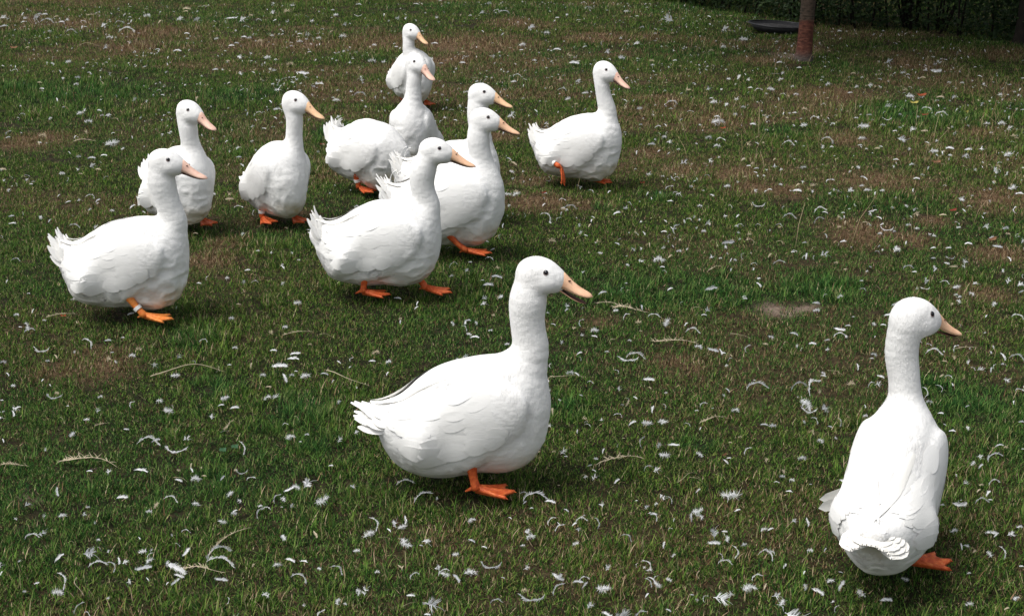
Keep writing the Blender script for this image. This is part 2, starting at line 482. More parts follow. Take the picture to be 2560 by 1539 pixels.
def bill_mesh(S, upper=True, gape=0.0):
    """loft in head space; S.headframe maps to the duck"""
    L = S.D.get('bill_len', .088) + .013
    base = np.array([.050, 0, -.019])
    ax = math.radians(-24) - (0 if upper else gape)
    V = []; K, C = 13, 14
    if upper:
        ws = [.0235, .0228, .0212, .0196, .0184, .0182, .0186, .0194, .0200, .0202, .0190, .0150, .0055]
        hs = [.0345, .0335, .0312, .0284, .0256, .0230, .0204, .0178, .0152, .0128, .0104, .0072, .0024]
    else:
        ws = [.0190, .0180, .0165, .0150, .0142, .0140, .0145, .0152, .0158, .0158, .0146, .0108, .0035]
        hs = [-.0120, -.0105, -.0085, -.0068, -.0056, -.0048, -.0042, -.0038, -.0035, -.0032, -.0028, -.002, -.001]
    ws = np.array(ws); hs = np.array(hs)
    for k in range(K):
        u = k / (K - 1); x = u * L * (1 if upper else .955) - .006
        zc = .004 * math.sin(u * math.pi) * (-1 if upper else -1) + .006 * u * u
        for j in range(C):
            t = j / (C - 1) * math.pi
            y = math.cos(t) * ws[k]; z = math.sin(t) ** .8 * hs[k] + zc
            if not upper: z += -.0016
            V.append((x, y, z))
        for j in range(1, 6):
            y = -ws[k] + 2 * ws[k] * j / 6
            V.append((x, y, zc + (.0012 if upper else -.0022)))
    CC = C + 5; V = np.array(V)
    ca, sa = math.cos(ax), math.sin(ax)
    V = np.stack([V[:, 0] * ca - V[:, 2] * sa, V[:, 1], V[:, 0] * sa + V[:, 2] * ca], -1) + base
    if not upper: V += np.array([-.003, 0, -.002])
    Q = []
    for k in range(K - 1):
        for j in range(CC):
            q = (k * CC + j, k * CC + (j + 1) % CC, (k + 1) * CC + (j + 1) % CC, (k + 1) * CC + j)
            Q.append(q if upper else q[::-1])
    c0 = len(V); V = np.vstack([V, V[(K - 1) * CC:(K) * CC].mean(0), V[:CC].mean(0)])
    T = [(c0, (K - 1) * CC + j, (K - 1) * CC + (j + 1) % CC) for j in range(CC)] + [(c0 + 1, (j + 1) % CC, j) for j in range(CC)]
    return S.headframe(V), Q, T

def sphere_v(c, r, n=10, m=14, sc=(1, 1, 1)):
    V = [(0, 0, r * sc[2])]
    for i in range(1, n):
        a = math.pi * i / n
        for j in range(m):
            b = 2 * math.pi * j / m; V.append((r * sc[0] * math.sin(a) * math.cos(b), r * sc[1] * math.sin(a) * math.sin(b), r * sc[2] * math.cos(a)))
    V.append((0, 0, -r * sc[2])); V = np.array(V)
    Q = [(1 + (i - 1) * m + j, 1 + i * m + j, 1 + i * m + (j + 1) % m, 1 + (i - 1) * m + (j + 1) % m) for i in range(1, n - 1) for j in range(m)]
    T = [(0, 1 + j, 1 + (j + 1) % m) for j in range(m)]; l = len(V) - 1; b0 = 1 + (n - 2) * m
    T += [(l, b0 + (j + 1) % m, b0 + j) for j in range(m)]
    return V + np.array(c), Q, T

def build_duck(D):
    rng = np.random.RandomState(D['seed'])
    P0 = onground(*D['base']); P0[2] = gh(P0[0], P0[1])
    yaw = math.radians(D['yaw']); cy, sy = math.cos(yaw), math.sin(yaw)
    def tolocal(p):
        q = np.asarray(p) - P0
        return np.array([q[0] * cy + q[1] * sy, -q[0] * sy + q[1] * cy, q[2]])
    s = D.get('scale', 1.0); bp = math.radians(D.get('pitch', 0))
    nbl = roty(np.array([.105 * s, 0, .285 * s]), bp, (0, 0, .2 * s))
    Yn = P0[1] + nbl[0] * sy + .0 * cy + D.get('ndy', 0.0)
    D['neck_l'] = []
    pts = []
    for i, e in enumerate(D['neck']):
        px, py, wd = e[:3]; dy = e[3] if len(e) > 3 else 0
        p = at_y(px, py, Yn + dy); pts.append((*tolocal(p), wd / 2 / ppm(p) * .95))
    hx, hy_ = D['head'][:2]; hd = D['head'][2] if len(D['head']) > 2 else 0
    D['head_l'] = tolocal(at_y(hx, hy_, Yn + hd))
    D['head_yaw_l'] = math.radians(D['hyaw']) - yaw
    S = DuckShape(D)
    hb = S.headframe(np.array([-.026, 0, -.014]))
    # head end first, then neck points, then the body
    chain = [(*hb, .038)] + pts + [(*nbl, .074 * s)]
    # smooth the chain
    c = np.array(chain); t = np.arange(len(c)); tt = np.linspace(0, len(c) - 1, len(c) * 3 - 2)
    c2 = np.stack([np.interp(tt, t, c[:, k]) for k in range(4)], -1)
    for _ in range(2): c2[1:-1] = (c2[:-2] + 2 * c2[1:-1] + c2[2:]) / 4
    S.nb = c2
    h = D.get('res', .0068)
    lo = np.array([-.34 * s, -.17 * s, .0]); hi = np.array([.24 * s, .17 * s, .43 * s])
    lo = np.minimum(lo, c2[:, :3].min(0) - .09); hi = np.maximum(hi, c2[:, :3].max(0) + .09)
    lo = np.minimum(lo, D['head_l'] - .10); hi = np.maximum(hi, D['head_l'] + .10)
    ax = [np.arange(lo[k], hi[k] + h, h) for k in range(3)]
    G = np.stack(np.meshgrid(*ax, indexing='ij'), -1)
    f = S(G)
    V, Q = surface_nets(f, lo, h)
    V, g = S.proj(V, 0, 2)
    # soft clumps of plumage
    hdist = np.linalg.norm(V - S.hp, axis=1)
    nd = np.min(np.linalg.norm(V[:, None, :] - c2[None, :max(2, len(c2) - 3), :3], axis=2) - c2[None, :max(2, len(c2) - 3), 3], axis=1)
    soft = np.clip((hdist - .07) / .06, 0, 1) * (.30 + .70 * np.clip(nd / .05, 0, 1))
    lump = D.get('lump', 1.0)
    rid = 1 - np.abs(2 * vn3(V * [22, 30, 30] + rng.rand(3) * 9) - 1)
    low = np.clip((.26 * s - V[:, 2]) / .12, 0, 1)
    dsp = .0085 * (vn3(V * 15 + rng.rand(3) * 9) - .5) + .0085 * (rid - .6) * (.30 + .70 * low) + .0016 * (vn3(V * 55 + 3) - .5)
    wt = roty(V / np.array([s, s * S.wd, s]), -bp); awt = np.stack([wt[:, 0], np.abs(wt[:, 1]), wt[:, 2]], -1)
    wm_ = np.clip(1 - np.minimum(ell(awt, (-.015, .092, .240), (.155, .06, .085), math.radians(20)), ell(awt, (-.14, .07, .235), (.12, .06, .055), math.radians(12))) / .012, 0, 1)
    V = V + g * (dsp * soft * lump * (1 - .93 * wm_))[:, None]
    # stains: dirt on the breast, belly and vent
    q = V / s
    st = np.clip((.155 - q[:, 2]) / .11, 0, 1) * (.45 + .55 * np.clip((q[:, 0] + .05) / .2, 0, 1)) * .50
    st += np.clip(1 - np.linalg.norm((q - [.155, 0, .12]) / [.06, .09, .06], axis=1), 0, 1) * .5
    st *= D.get('stain', .8) * 1.9
    st += D.get('vent', 0) * .45 * np.clip(1.15 - np.linalg.norm((q - [-.27, 0, .165]) / [.10, .055, .055], axis=1) + .5 * (vn3(V * 40) - .5), 0, 1)
    mb = MB()
    mb.add(V, q=Q, m=0, a=st)
    # contour feathers over the body surface
    spine = np.vstack([c2[:, :3], roty(np.array([[.0, 0, .235], [-.12, 0, .2], [-.30, 0, .235]]) * s, bp, (0, 0, .2 * s))])
    sd_ = np.diff(spine, axis=0); sd_ /= np.linalg.norm(sd_, axis=1)[:, None]; sm = (spine[1:] + spine[:-1]) / 2
    nfe = D.get('nfeath', 1500)
    pick = rng.choice(len(V), nfe * 2)
    root = V[pick] + rng.normal(0, .003, (len(pick), 3))
    hd_ = np.linalg.norm(root - S.hp, axis=1)
    keep = (hd_ > .085) & (wm_[pick] < .5); root = root[keep][:nfe]
    near = np.argmin(np.linalg.norm(root[:, None] - sm[None], axis=2), 1)
    dr = sd_[near] + np.array([0, 0, -.12]) + rng.normal(0, .16, root.shape)
    bodyf = near >= len(c2)
    kk_ = np.where(bodyf)[0][::2]; root2, dr2 = root[kk_], dr[kk_]
    L = .026 * (.75 + .5 * rng.rand(len(root2))); Wd = L * .75
    fv, fq = march(S, root2, dr2, L, Wd, -.0012, .0008 * D.get('flat', 1), K=5, C=3, camber=.08)
    mb.add(fv, q=fq, m=0, a=np.repeat(st[pick[keep][:nfe][kk_]], 15))
    ns = int(D.get('nstr', 4500) * 1.5); pk = rng.choice(len(V), ns); r3 = V[pk] + rng.normal(0, .003, (ns, 3)); hd3 = np.linalg.norm(r3 - S.hp, axis=1)
    ok = (S.tohead(r3)[:, 0] < .0) & (wm_[pk] < .5); r3, pk, hd3 = r3[ok], pk[ok], hd3[ok]
    near = np.argmin(np.linalg.norm(r3[:, None] - sm[None], axis=2), 1)
    dr = sd_[near] + np.array([0, 0, -.10]) + rng.normal(0, .13, r3.shape)
    L = np.clip((hd3 - .04) / .25, .35, 1) * .022 * (.6 + .8 * rng.rand(len(r3)))
    fv, fq = march(S, r3, dr, L, np.full(len(r3), .0010), -.0006, .0016, K=4, C=2, camber=0, tip='point')
    mb.add(fv, q=fq, m=0, a=np.repeat(st[pk], 8))
    # legs are one skin with the body
    MLEG = M_LEG2 if D.get('legc') == 'l' else M_LEG
    bands = []
    for lg in D['legs']:
        hip = np.array(lg['hip']) * s; an = np.array(lg['ankle'], float); mid = np.array(lg.get('mid', (hip + an) / 2 + np.array([-.004, 0, 0])))
        tt = np.linspace(0, 1, 9)[:, None]
        pl = (1 - tt) ** 2 * hip + 2 * (1 - tt) * tt * mid + tt ** 2 * (an + np.array([0, 0, .010]))
        rr = np.array([.020, .017, .0145, .0128, .0118, .0114, .0118, .0132, .0120]) * D.get('legr', 1.0)
        v, q_, t_ = tube(pl, rr, 12); mb.add(v, q=q_, t=t_, m=1)
        for (v, q_, t_) in foot_mesh(an, math.radians(lg.get('fyaw', 0)), math.radians(lg.get('fpitch', 0)), lg.get('spread', 27), lg.get('size', 1.25), lg.get('curl', 0)):
            mb.add(v, q=q_, t=t_ if len(t_) else None, m=1)
        if lg.get('band'):
            k = lg.get('bandk', 4); bands.append((pl[k], pl[k + 1] - pl[k - 1], rr[k] + .0012))
    root_e = bpy.data.objects.new('duck', None); COL.objects.link(root_e)
    root_e.location = P0; root_e.rotation_euler = (0, 0, yaw); root_e.empty_display_size = .1
    tag(root_e, D['label'], 'duck', 'white ducks walking across the grass')
    add('body', mb.mesh('duck_body', [M_PLUM, MLEG], 'stain'), root_e)
    # bill
    gape = math.radians(D.get('gape', 0)); bm_ = M_BILL[D.get('bill', 'o')]
    def billobj(nm, v, q_, t_, mats):
        m = MB(); m.add(v); inner = [i % 19 >= 13 for i in range(len(q_))]
        m.q = [np.array(q_)]; m.qm = [np.array(inner, int)]; m.t = [np.array(t_)]; m.tm = [np.zeros(len(t_), int)]
        return add(nm, m.mesh(nm, mats), root_e)
    v, q_, t_ = bill_mesh(S, True); ub = billobj('upper_bill', v, q_, t_, [bm_, M_MOUTH])
    v, q_, t_ = bill_mesh(S, False, gape); billobj('lower_bill', v, q_, t_, [M_MOUTH if gape == 0 else bm_, M_MOUTH])
    for sg in (1, -1):
        c = S.headframe(np.array([.0770, sg * .0125, -.0060]))
        v, q_, t_ = sphere_v(c, .0034, 6, 10, (1.2, .6, .6)); m = MB(); m.add(v, q=q_, t=t_); add('nostril', m.mesh('nostril', [M_DARK]), ub)
    for sg in (1, -1):
        # eye on the surface of the head
        p = S.headframe(np.array([[.018, sg * .06, .020]]))
        cdir = S.headframe(np.array([[.018, 0, .020]])) - p; cdir /= np.linalg.norm(cdir)
        for _ in range(14): p = p + cdir * S(p)[:, None] * .9
        m = MB(); v, q_, t_ = sphere_v(p[0] + cdir[0] * .0030, .0067, 9, 14, (1, 1, 1)); m.add(v, q=q_, t=t_)
        eo = add('eye', m.mesh('eye', [M_EYE]), root_e)
        g = S.grad(p)[0]; v, q_ = ring_mesh(p[0] + g * .0006, g, .0055, .0014, .0014, 16)
        m = MB(); m.add(v, q=q_); add('eyelid', m.mesh('eyelid', [M_LID]), eo)
    for (c, axv, r) in bands:
        v, q_ = ring_mesh(c, axv, r, .014, .003); m = MB(); m.add(v, q=q_); add('leg_band', m.mesh('leg_band', [M_BAND], smooth=False), root_e)
    # wings: overlapping quills that lie along the flank
    def T(a): return roty(np.array(a, float) * s, bp, (0, 0, .2 * s))
    def Dv(a): return roty(np.array(a, float), bp, (0, 0, 0))
    for sg in (1, -1):
        wm = MB(); fz = D.get('flat', 1.0)
        def row(a, b, n, L, Wd, dr, o0, o1, K=8, tip='round', jit=.0, fol=.8, ylift=.17):
            u = np.linspace(0, 1, n)[:, None]; r = np.array(a) * (1 - u) + np.array(b) * u
            r = np.column_stack([r[:, 0], np.full(n, sg * ylift), r[:, 1]]) + rng.normal(0, jit, (n, 3)) * [1, 0, 1]
            r = T(r)
            for _ in range(12): r[:, 1] -= sg * S(r) * .9 * (1 if ylift > .1 else 1)
            LL = L * s * (.92 + .16 * rng.rand(n)); WW = Wd * s * (.92 + .16 * rng.rand(n))
            dd = Dv(np.array([dr[0], sg * dr[1], dr[2]])) + rng.normal(0, .035, (n, 3))
            fr = np.clip(1 - np.arange(n) / 2.0, 0, 1)
            v, q_ = march(S, r, dd, LL * 1.15, WW, (o0 + .004 * fr) * fz, (o1 * .75 + .006 * fr) * fz, camber=.06, K=K, tip=tip, follow=fol)
            wm.add(v, q=q_, a=.04)
        row((.090, .200), (.078, .285), 5, .055, .046, (-1, 0, -.20), -.001, .0016, jit=.003)
        row((.052, .185), (.046, .315), 6, .070, .052, (-1, 0, -.22), .000, .0026, jit=.004)
        row((.005, .172), (.000, .325), 6, .085, .054, (-1, 0, -.22), .0008, .0036, jit=.004)
        row((-.045, .165), (-.055, .320), 6, .100, .050, (-1, -.08, -.16), .0014, .0048, jit=.004)
        row((-.085, .170), (-.105, .305), 6, .115, .042, (-1, -.20, -.05), .002, .0060, jit=.003)
        row((-.115, .195), (-.135, .270), 5, .100, .034, (-1, -.38, .04), .002, .006, jit=.003)
        # primaries crossing above the rump
        n = 5; r = T(np.column_stack([np.linspace(-.115, -.085, n), np.full(n, sg * .040), np.linspace(.315, .335, n)]))
        r, _ = S.proj(r, 0, 5)
        dd = Dv(np.array([-1, -sg * .12, -.30])) + np.column_stack([np.zeros(n), sg * np.linspace(-.02, .08, n), np.linspace(0, .08, n)])
        v, q_ = march(S, r, dd, np.linspace(.175, .145, n) * s, np.full(n, .030 * s), .0015, .012 * fz, K=10, tip='point', follow=.55)
        wm.add(v, q=q_, a=.12)
        if sg == D.get('ruffle'):
            r = T(np.array([[-.03, sg * .15, .20], [-.05, sg * .15, .185]])); r[:, 1] -= sg * .0
            for _ in range(12): r[:, 1] -= sg * S(r) * .9
            v, q_ = march(S, r, Dv(np.array([[-.55, sg * .9, -.1], [-.7, sg * .8, -.2]])), np.array([.07, .06]) * s, np.array([.03, .03]) * s, .006, .04, K=6, follow=0)
            wm.add(v, q=q_, a=.1)
        wo = add('wing', wm.mesh('wing', [M_QUILL], 'stain'), root_e)
    # tail fan
    tm = MB(); ups = D.get('tail_up', 30)
    for layer, (n, L, Wd, dz) in enumerate(((9, .112, .042, 0.0), (7, .090, .044, .008), (6, .068, .048, .016), (7, .094, .042, -.010)) if D.get('tjit', 1) > .5 else ((11, .100, .066, 0.0), (9, .078, .066, .005))):
        for i in range(n):
            u = i / (n - 1) * 2 - 1
            jt = D.get('tjit', 1.0); th = math.radians(15 * u * jt + rng.normal(0, 3 * jt)); el = math.radians(ups + rng.normal(0, 4 * jt) - 6 * abs(u))
            ll = L * (1 - .14 * abs(u)) * (1 - .1 * jt + .2 * jt * rng.rand()); K, C = 8, 5; V_ = []
            e_ = el * .55; p = np.array([-.215, u * .040, .222 + .03 * math.sin(el) + dz - .020 * u * u])
            side = np.array([-math.sin(th), -math.cos(th), 0.0]); 
            roll = u * .75 * D.get('tjit', 1.0)
            for k in range(K):
                uu = k / (K - 1); wv = (.55 + .45 * min(1, uu * 2.5)) * (1 - max(0, (uu - .42 - .15 * (1 - jt)) / (.58 - .15 * (1 - jt))) ** (1.7 + 1.5 * (1 - jt))) * .96 + .04
                nrm = np.array([math.sin(e_) * math.cos(th), -math.sin(e_) * math.sin(th), math.cos(e_)])
                sdv = side * math.cos(roll) + nrm * math.sin(roll)
                for j in range(C):
                    c_ = j / (C - 1) * 2 - 1
                    V_.append(p + sdv * c_ * wv * Wd / 2 - nrm * (c_ * c_) * Wd * .10)
                p = p + ll / (K - 1) * np.array([-math.cos(e_) * math.cos(th), math.cos(e_) * math.sin(th), math.sin(e_)])
                e_ = e_ + (el * 1.25 - el * .55) / (K - 1)
            V_ = T(np.array(V_))
            tm.add(V_, q=[(k * C + j, k * C + j + 1, (k + 1) * C + j + 1, (k + 1) * C + j) for k in range(K - 1) for j in range(C - 1)], a=D.get('tstain', .08))
    if D.get('curl'):
        for i in range(D['curl']):
            K, C = 12, 4; V_ = []; p = np.array([-.205 - .02 * i, (i - (D['curl'] - 1) / 2) * .014, .262]); e_ = math.radians(20)
            for k in range(K):
                uu = k / (K - 1); wv = (1 - .75 * uu) ; nrm = np.array([math.sin(e_), 0, math.cos(e_)])
                for j in range(C):
                    c_ = j / (C - 1) * 2 - 1; V_.append(p + np.array([0, c_ * wv * .020, 0]) - nrm * c_ * c_ * .003)
                p = p + .0085 * np.array([-math.cos(e_), 0, math.sin(e_)]); e_ += math.radians(13)
            tm.add(T(np.array(V_)), q=[(k * C + j, k * C + j + 1, (k + 1) * C + j + 1, (k + 1) * C + j) for k in range(K - 1) for j in range(C - 1)], a=0)
    add('tail', tm.mesh('tail', [M_QUILL], 'stain'), root_e)
    return root_e, P0

def LG(side, x, y=None, hipx=None, fyaw=0, **k):
    """leg standing on the ground: side -1 = right (near the camera for ducks facing right)"""
    y = side * .082 if y is None else y
    hipx = -.025 if hipx is None else hipx
    d = dict(hip=(hipx, side * .075, .125), ankle=(x, y, .036), fyaw=fyaw); d.update(k); return d

DUCKS = [
 dict(id='A', seed=1, res=.0052, nfeath=2600, nstr=11000, base=(1189, 1216), yaw=0, pitch=0, scale=1.0, belly=0, bill='o', gape=12, stain=.45, lump=.45,
      neck=[(1320, 748, 102), (1317, 790, 90), (1322, 835, 88), (1330, 872, 96)], head=(1351, 690), hyaw=-8, head_pitch=0, bill_len=.084,
      legs=[LG(-1, .005, hipx=-.01), LG(1, -.02, hipx=-.03)], tail_up=18, tjit=.6,
      label='large white duck in the front middle with its beak open'),
 dict(id='B', seed=2, res=.0052, nfeath=2600, nstr=11000, base=(2216, 1412), yaw=67, pitch=0, scale=1.0, wide=.82, bill='o', stain=.5, lump=.5,
      neck=[(2252, 880, 86), (2259, 926, 80), (2262, 970, 80), (2264, 1015, 92)], head=(2288, 796), hyaw=22, head_pitch=-2, bill_len=.088,
      legs=[LG(-1, -.035, y=-.060, fyaw=-58), LG(1, .0)], tail_up=-4, tjit=.2, flat=.45, ruffle=1, tstain=.18, vent=1.0,
      label='white duck at the front right seen from behind, head turned right'),
 dict(id='C', seed=3, res=.0060, nfeath=2200, nstr=6000, base=(349, 803), yaw=-6, pitch=-2, scale=1.0, bill='p', stain=.8, lump=1.1, legc='l',
      neck=[(404, 455, 74), (415, 495, 62), (428, 530, 64), (437, 560, 72)], head=(416, 408), hyaw=-4, head_pitch=0, bill_len=.092,
      legs=[LG(-1, .055, hipx=-.01, y=-.085, band=True, bandk=5), LG(1, -.06, hipx=-.05)], tail_up=48,
      label='white duck at the far left with a white ring on its forward leg'),
 dict(id='D', seed=4, base=(462, 582), yaw=-50, pitch=6, scale=1.0, bill='p', stain=.6, lump=1.0,
      neck=[(470, 318, 50), (473, 345, 46), (479, 372, 50), (484, 395, 60)], head=(475, 281), hyaw=-28, head_pitch=-6, bill_len=.090,
      legs=[LG(-1, .0), LG(1, .0)], tail_up=62,
      label='white duck half hidden behind the head of the far left duck'),
 dict(id='E', seed=5, base=(702, 570), yaw=-58, pitch=8, scale=1.0, bill='y', stain=.7, lump=.8,
      neck=[(737, 292, 44), (736, 320, 42), (735, 346, 43), (734, 368, 52)], head=(740, 257), hyaw=-22, head_pitch=-4, bill_len=.090,
      legs=[LG(-1, -.03, y=-.075, fyaw=0, band=True, bandk=5), LG(1, .03, y=.045, fyaw=8)], tail_up=20,
      label='white duck facing the camera with both orange feet showing'),
 dict(id='F', seed=6, base=(928, 492), yaw=-42, pitch=-8, scale=.98, bill='p', stain=.8, lump=1.2,
      neck=[(1008, 436, 40, .0), (1006, 410, 50, .0), (994, 378, 64, .0)], head=(1010, 448, 0), hyaw=-38, head_pitch=-62, bill_len=.088, ndy=-.02,
      legs=[LG(-1, -.02, y=-.06, band=True, bandk=4), LG(1, -.0)], tail_up=54, curl=2,
      label='white duck bending its head down behind the walking duck'),
 dict(id='G', seed=7, res=.0060, nfeath=2200, nstr=6000, base=(972, 752), yaw=-4, pitch=-4, scale=1.0, belly=.004, bill='o', stain=.55, lump=1.0,
      neck=[(1056, 428, 70), (1054, 462, 62), (1064, 495, 60), (1072, 520, 66)], head=(1090, 379), hyaw=-5, head_pitch=0, bill_len=.095,
      legs=[LG(-1, -.085, hipx=-.07, y=-.07), LG(1, .145, hipx=.04, y=-.005, fyaw=-14, mid=(.10, .03, .10))], tail_up=52, curl=0,
      label='white duck in mid stride showing both orange feet, left of centre'),
 dict(id='H', seed=8, res=.0060, nfeath=2000, base=(1136, 648), yaw=-4, pitch=-3, scale=1.05, bill='o', stain=.75, lump=1.0,
      neck=[(1195, 345, 60), (1197, 372, 56), (1205, 405, 58), (1214, 438, 66)], head=(1213, 301), hyaw=-8, head_pitch=0, bill_len=.092,
      legs=[LG(-1, .06, hipx=-.02, y=-.07, mid=(.0, -.07, .085)), LG(1, .0)], tail_up=46, curl=2,
      label='white duck stepping forward directly behind the mid stride duck'),
 dict(id='I', seed=9, base=(1140, 560), yaw=-6, pitch=-4, scale=1.0, bill='y', stain=.3, lump=.8,
      neck=[(1196, 283, 60), (1196, 310, 54), (1204, 345, 54)], head=(1206, 237), hyaw=-14, head_pitch=0, bill_len=.088,
      legs=[LG(-1, .0), LG(1, .0)], tail_up=46, curl=2,
      label='white duck whose head shows just above another duck head, right of centre'),
 dict(id='J', seed=10, base=(1036, 430), yaw=-98, pitch=10, scale=.97, bill='p', stain=.7, lump=1.1,
      neck=[(1037, 190, 40), (1034, 215, 38), (1034, 240, 42)], head=(1041, 159), hyaw=-42, head_pitch=-10, bill_len=.088,
      legs=[LG(-1, .0), LG(1, .0)], tail_up=58,
      label='upright white duck facing the camera in front of the rearmost duck'),
 dict(id='K', seed=11, base=(1034, 268), yaw=-66, pitch=2, scale=1.02, bill='y', stain=.5, lump=.8,
      neck=[(1022, 108, 30), (1021, 128, 32)], head=(1029, 80), hyaw=-35, head_pitch=-8, bill_len=.088,
      legs=[LG(-1, -.12, hipx=-.12, y=-.03), LG(1, .0)], tail_up=20,
      label='rearmost and smallest looking white duck at the top centre'),
 dict(id='L', seed=12, base=(1458, 467), yaw=-24, pitch=0, scale=.98, bill='p', stain=.75, lump=1.1,
      neck=[(1504, 205, 38), (1507, 230, 38), (1514, 258, 42), (1520, 280, 48)], head=(1514, 180), hyaw=-30, head_pitch=-8, bill_len=.092,
      legs=[dict(hip=(-.16, -.085, .165), ankle=(-.080, -.125, .118), mid=(-.12, -.128, .150), fyaw=-10, fpitch=-50, spread=15, size=1.0, curl=.6, band=True, bandk=5), LG(1, .045, y=.02)], tail_up=50,
      label='white duck standing apart on the right lifting one orange foot'),
]
LAND = {}
for D in DUCKS:
    if 'ONLY' in globals() and ONLY and D['id'] not in ONLY: continue
    D['ob'], LAND[D['id']] = build_duck(D)
# ---------------------------------------------------------------- ground
def blobs(lst):
    out = []
    for (px, py, wd) in lst:
        p = onground(px, py); out.append((p[0], p[1], wd / 2 / ppm(p)))
    return out
DRY = blobs([(1180, 110, 420), (960, 105, 350), (700, 112, 380), (400, 82, 330), (200, 60, 250), (330, 118, 240), (1350, 508, 230), (1330, 450, 130), (1480, 515, 120),
             (1830, 435, 230), (1700, 425, 170), (1880, 470, 160), (2150, 588, 260), (2280, 600, 160), (2510, 640, 190), (2330, 560, 130), (250, 905, 230), (130, 930, 130),
             (560, 610, 130), (1700, 905, 170), (1500, 90, 260), (1300, 60, 220), (90, 350, 230), (1335, 815, 110), (1960, 480, 170), (2120, 350, 200), (2440, 330, 180),
             (1250, 340, 120), (520, 655, 160), (740, 540, 120), (1780, 300, 220), (1500, 800, 90), (1100, 150, 260), (1650, 250, 200), (1900, 150, 200), (2000, 120, 200), (2200, 455, 300), (2470, 500, 280), (2050, 240, 320), (2300, 165, 300), (2450, 730, 160), (1620, 380, 160)])
LUSH = blobs([(745, 1020, 190), (800, 1100, 110), (180, 230, 380), (40, 220, 200), (600, 235, 260), (850, 330, 200), (2440, 1010, 260), (2350, 960, 150), (1540, 730, 220), (1500, 520, 60),
              (470, 850, 160), (1410, 1010, 170), (1800, 720, 230), (2050, 720, 200), (540, 960, 170), (700, 420, 170), (1960, 330, 160), (2300, 290, 300), (1640, 490, 100), (1750, 1110, 120), (560, 1180, 160)])
BARE = blobs([(1930, 772, 95), (2010, 768, 60), (1985, 780, 50), (1980, 140, 110), (60, 1235, 80)])

def blobmask(x, y, lst):
    m = np.zeros_like(x)
    nz = .5 * (fbm2(x * 3.1 + 40, y * 3.1, 3) - .5) * 2
    for (bx, by, r) in lst:
        d = np.sqrt((x - bx) ** 2 + ((y - by) * .8) ** 2) / r
        m = np.maximum(m, np.clip(1.25 - d + nz * .7, 0, 1))
    return m

def dryness(x, y):
    far = np.clip((y - 5.5) / 5, 0, 1)
    a = np.clip((fbm2(x * .9 + 8, y * 1.6 + 2, 4) - .47) * 4.5, 0, 1)
    a = a * (.26 + .34 * far) + .06 * far + .04
    return np.clip(np.maximum(a, blobmask(x, y, DRY)) - .8 * blobmask(x, y, LUSH), 0, 1)

xs = np.concatenate([[-400, -150, -60, -30, -18], np.arange(-11, 11.01, .07), [18, 30, 60, 150, 400]])
ys = np.concatenate([[-400, -150, -40, -12, -3, 0, 1], np.arange(2, 20.01, .07), [22, 26, 34, 60, 150, 400]])
X, Y = np.meshgrid(xs, ys, indexing='ij')
Z = gh(X, Y)
V = np.stack([X, Y, Z], -1).reshape(-1, 3); ny = len(ys)
ii = np.arange(len(xs) - 1)[:, None] * ny + np.arange(ny - 1)[None]
Q = np.stack([ii, ii + ny, ii + ny + 1, ii + 1], -1).reshape(-1, 4)
dr = dryness(X, Y).ravel(); br = blobmask(X, Y, BARE).ravel()

def groundm(nt, b):
    a = N(nt, 'ShaderNodeAttribute', attribute_name='dry'); ba = N(nt, 'ShaderNodeAttribute', attribute_name='bare')
    g = ramp(nt, noise_fac(nt, 23, 8), [(.3, (.006, .006, .003)), (.5, (.013, .014, .006)), (.7, (.038, .030, .016))])
    d = ramp(nt, noise_fac(nt, 41, 8), [(.3, (.035, .022, .012)), (.5, (.09, .056, .032)), (.72, (.19, .13, .075))])
    c = mixc(nt, a.outputs['Fac'], g, d)
    s = ramp(nt, noise_fac(nt, 30, 8), [(.3, (.12, .085, .065)), (.7, (.26, .20, .16))])
    c = mixc(nt, ba.outputs['Fac'], c, s)
    nt.links.new(c, b.inputs['Base Color'])
    bump(nt, b, noise_fac(nt, 60, 6), 1.0, .02)
M_GROUND = mat('turf_soil', (.05, .04, .03), .95, .1, groundm)
g = add('ground', mesh_np('ground', V, Q, [M_GROUND], attrs={'dry': dr, 'bare': br}))
tag(g, 'dark soil and thatch under the short grass', 'ground', kind='structure')

# ---------------------------------------------------------------- grass
def blade(rng, mb, x, y, L, wd, lean, az, bend, a, K=4):
    d = np.array([math.cos(az), math.sin(az), 0]); sdv = np.array([-math.sin(az + rng.normal(0, .6)), math.cos(az), 0])
    p = np.array([x, y, -.004]); el = math.pi / 2 - lean; V = []
    for k in range(K):
        u = k / (K - 1); wv = wd * (1 - u ** 1.7) + .0002
        V += [p - sdv * wv / 2, p + sdv * wv / 2]
        p = p + L / (K - 1) * (d * math.cos(el) + np.array([0, 0, math.sin(el)])); el -= bend / (K - 1)
    mb.add(V, q=[(2 * k, 2 * k + 1, 2 * k + 3, 2 * k + 2) for k in range(K - 1)], a=a)

def tuft(kind, seed):
    rng = np.random.RandomState(seed); mb = MB()
    spec = {'g': (36, .036, (.008, .024), (.0014, .0032), 1.35, 1.1), 'd': (30, .038, (.010, .036), (.0011, .0026), 1.6, .4),
            'l': (34, .034, (.020, .046), (.0016, .0032), 1.05, 1.5), 'm': (30, .03, (.008, .016), (.0028, .0048), 1.0, .6)}[kind]
    for i in range(spec[0]):
        r = spec[1] * math.sqrt(rng.rand()); t = rng.rand() * 6.283
        L = rng.uniform(*spec[2]); lean = abs(rng.normal(0, .5)) * spec[4] + .15
        blade(rng, mb, r * math.cos(t), r * math.sin(t), L, rng.uniform(*spec[3]), min(lean, 1.5), rng.rand() * 6.283, rng.rand() * spec[5], rng.rand())
    return mb.mesh('tuft_' + kind, [M_GRASS], 'rnd')

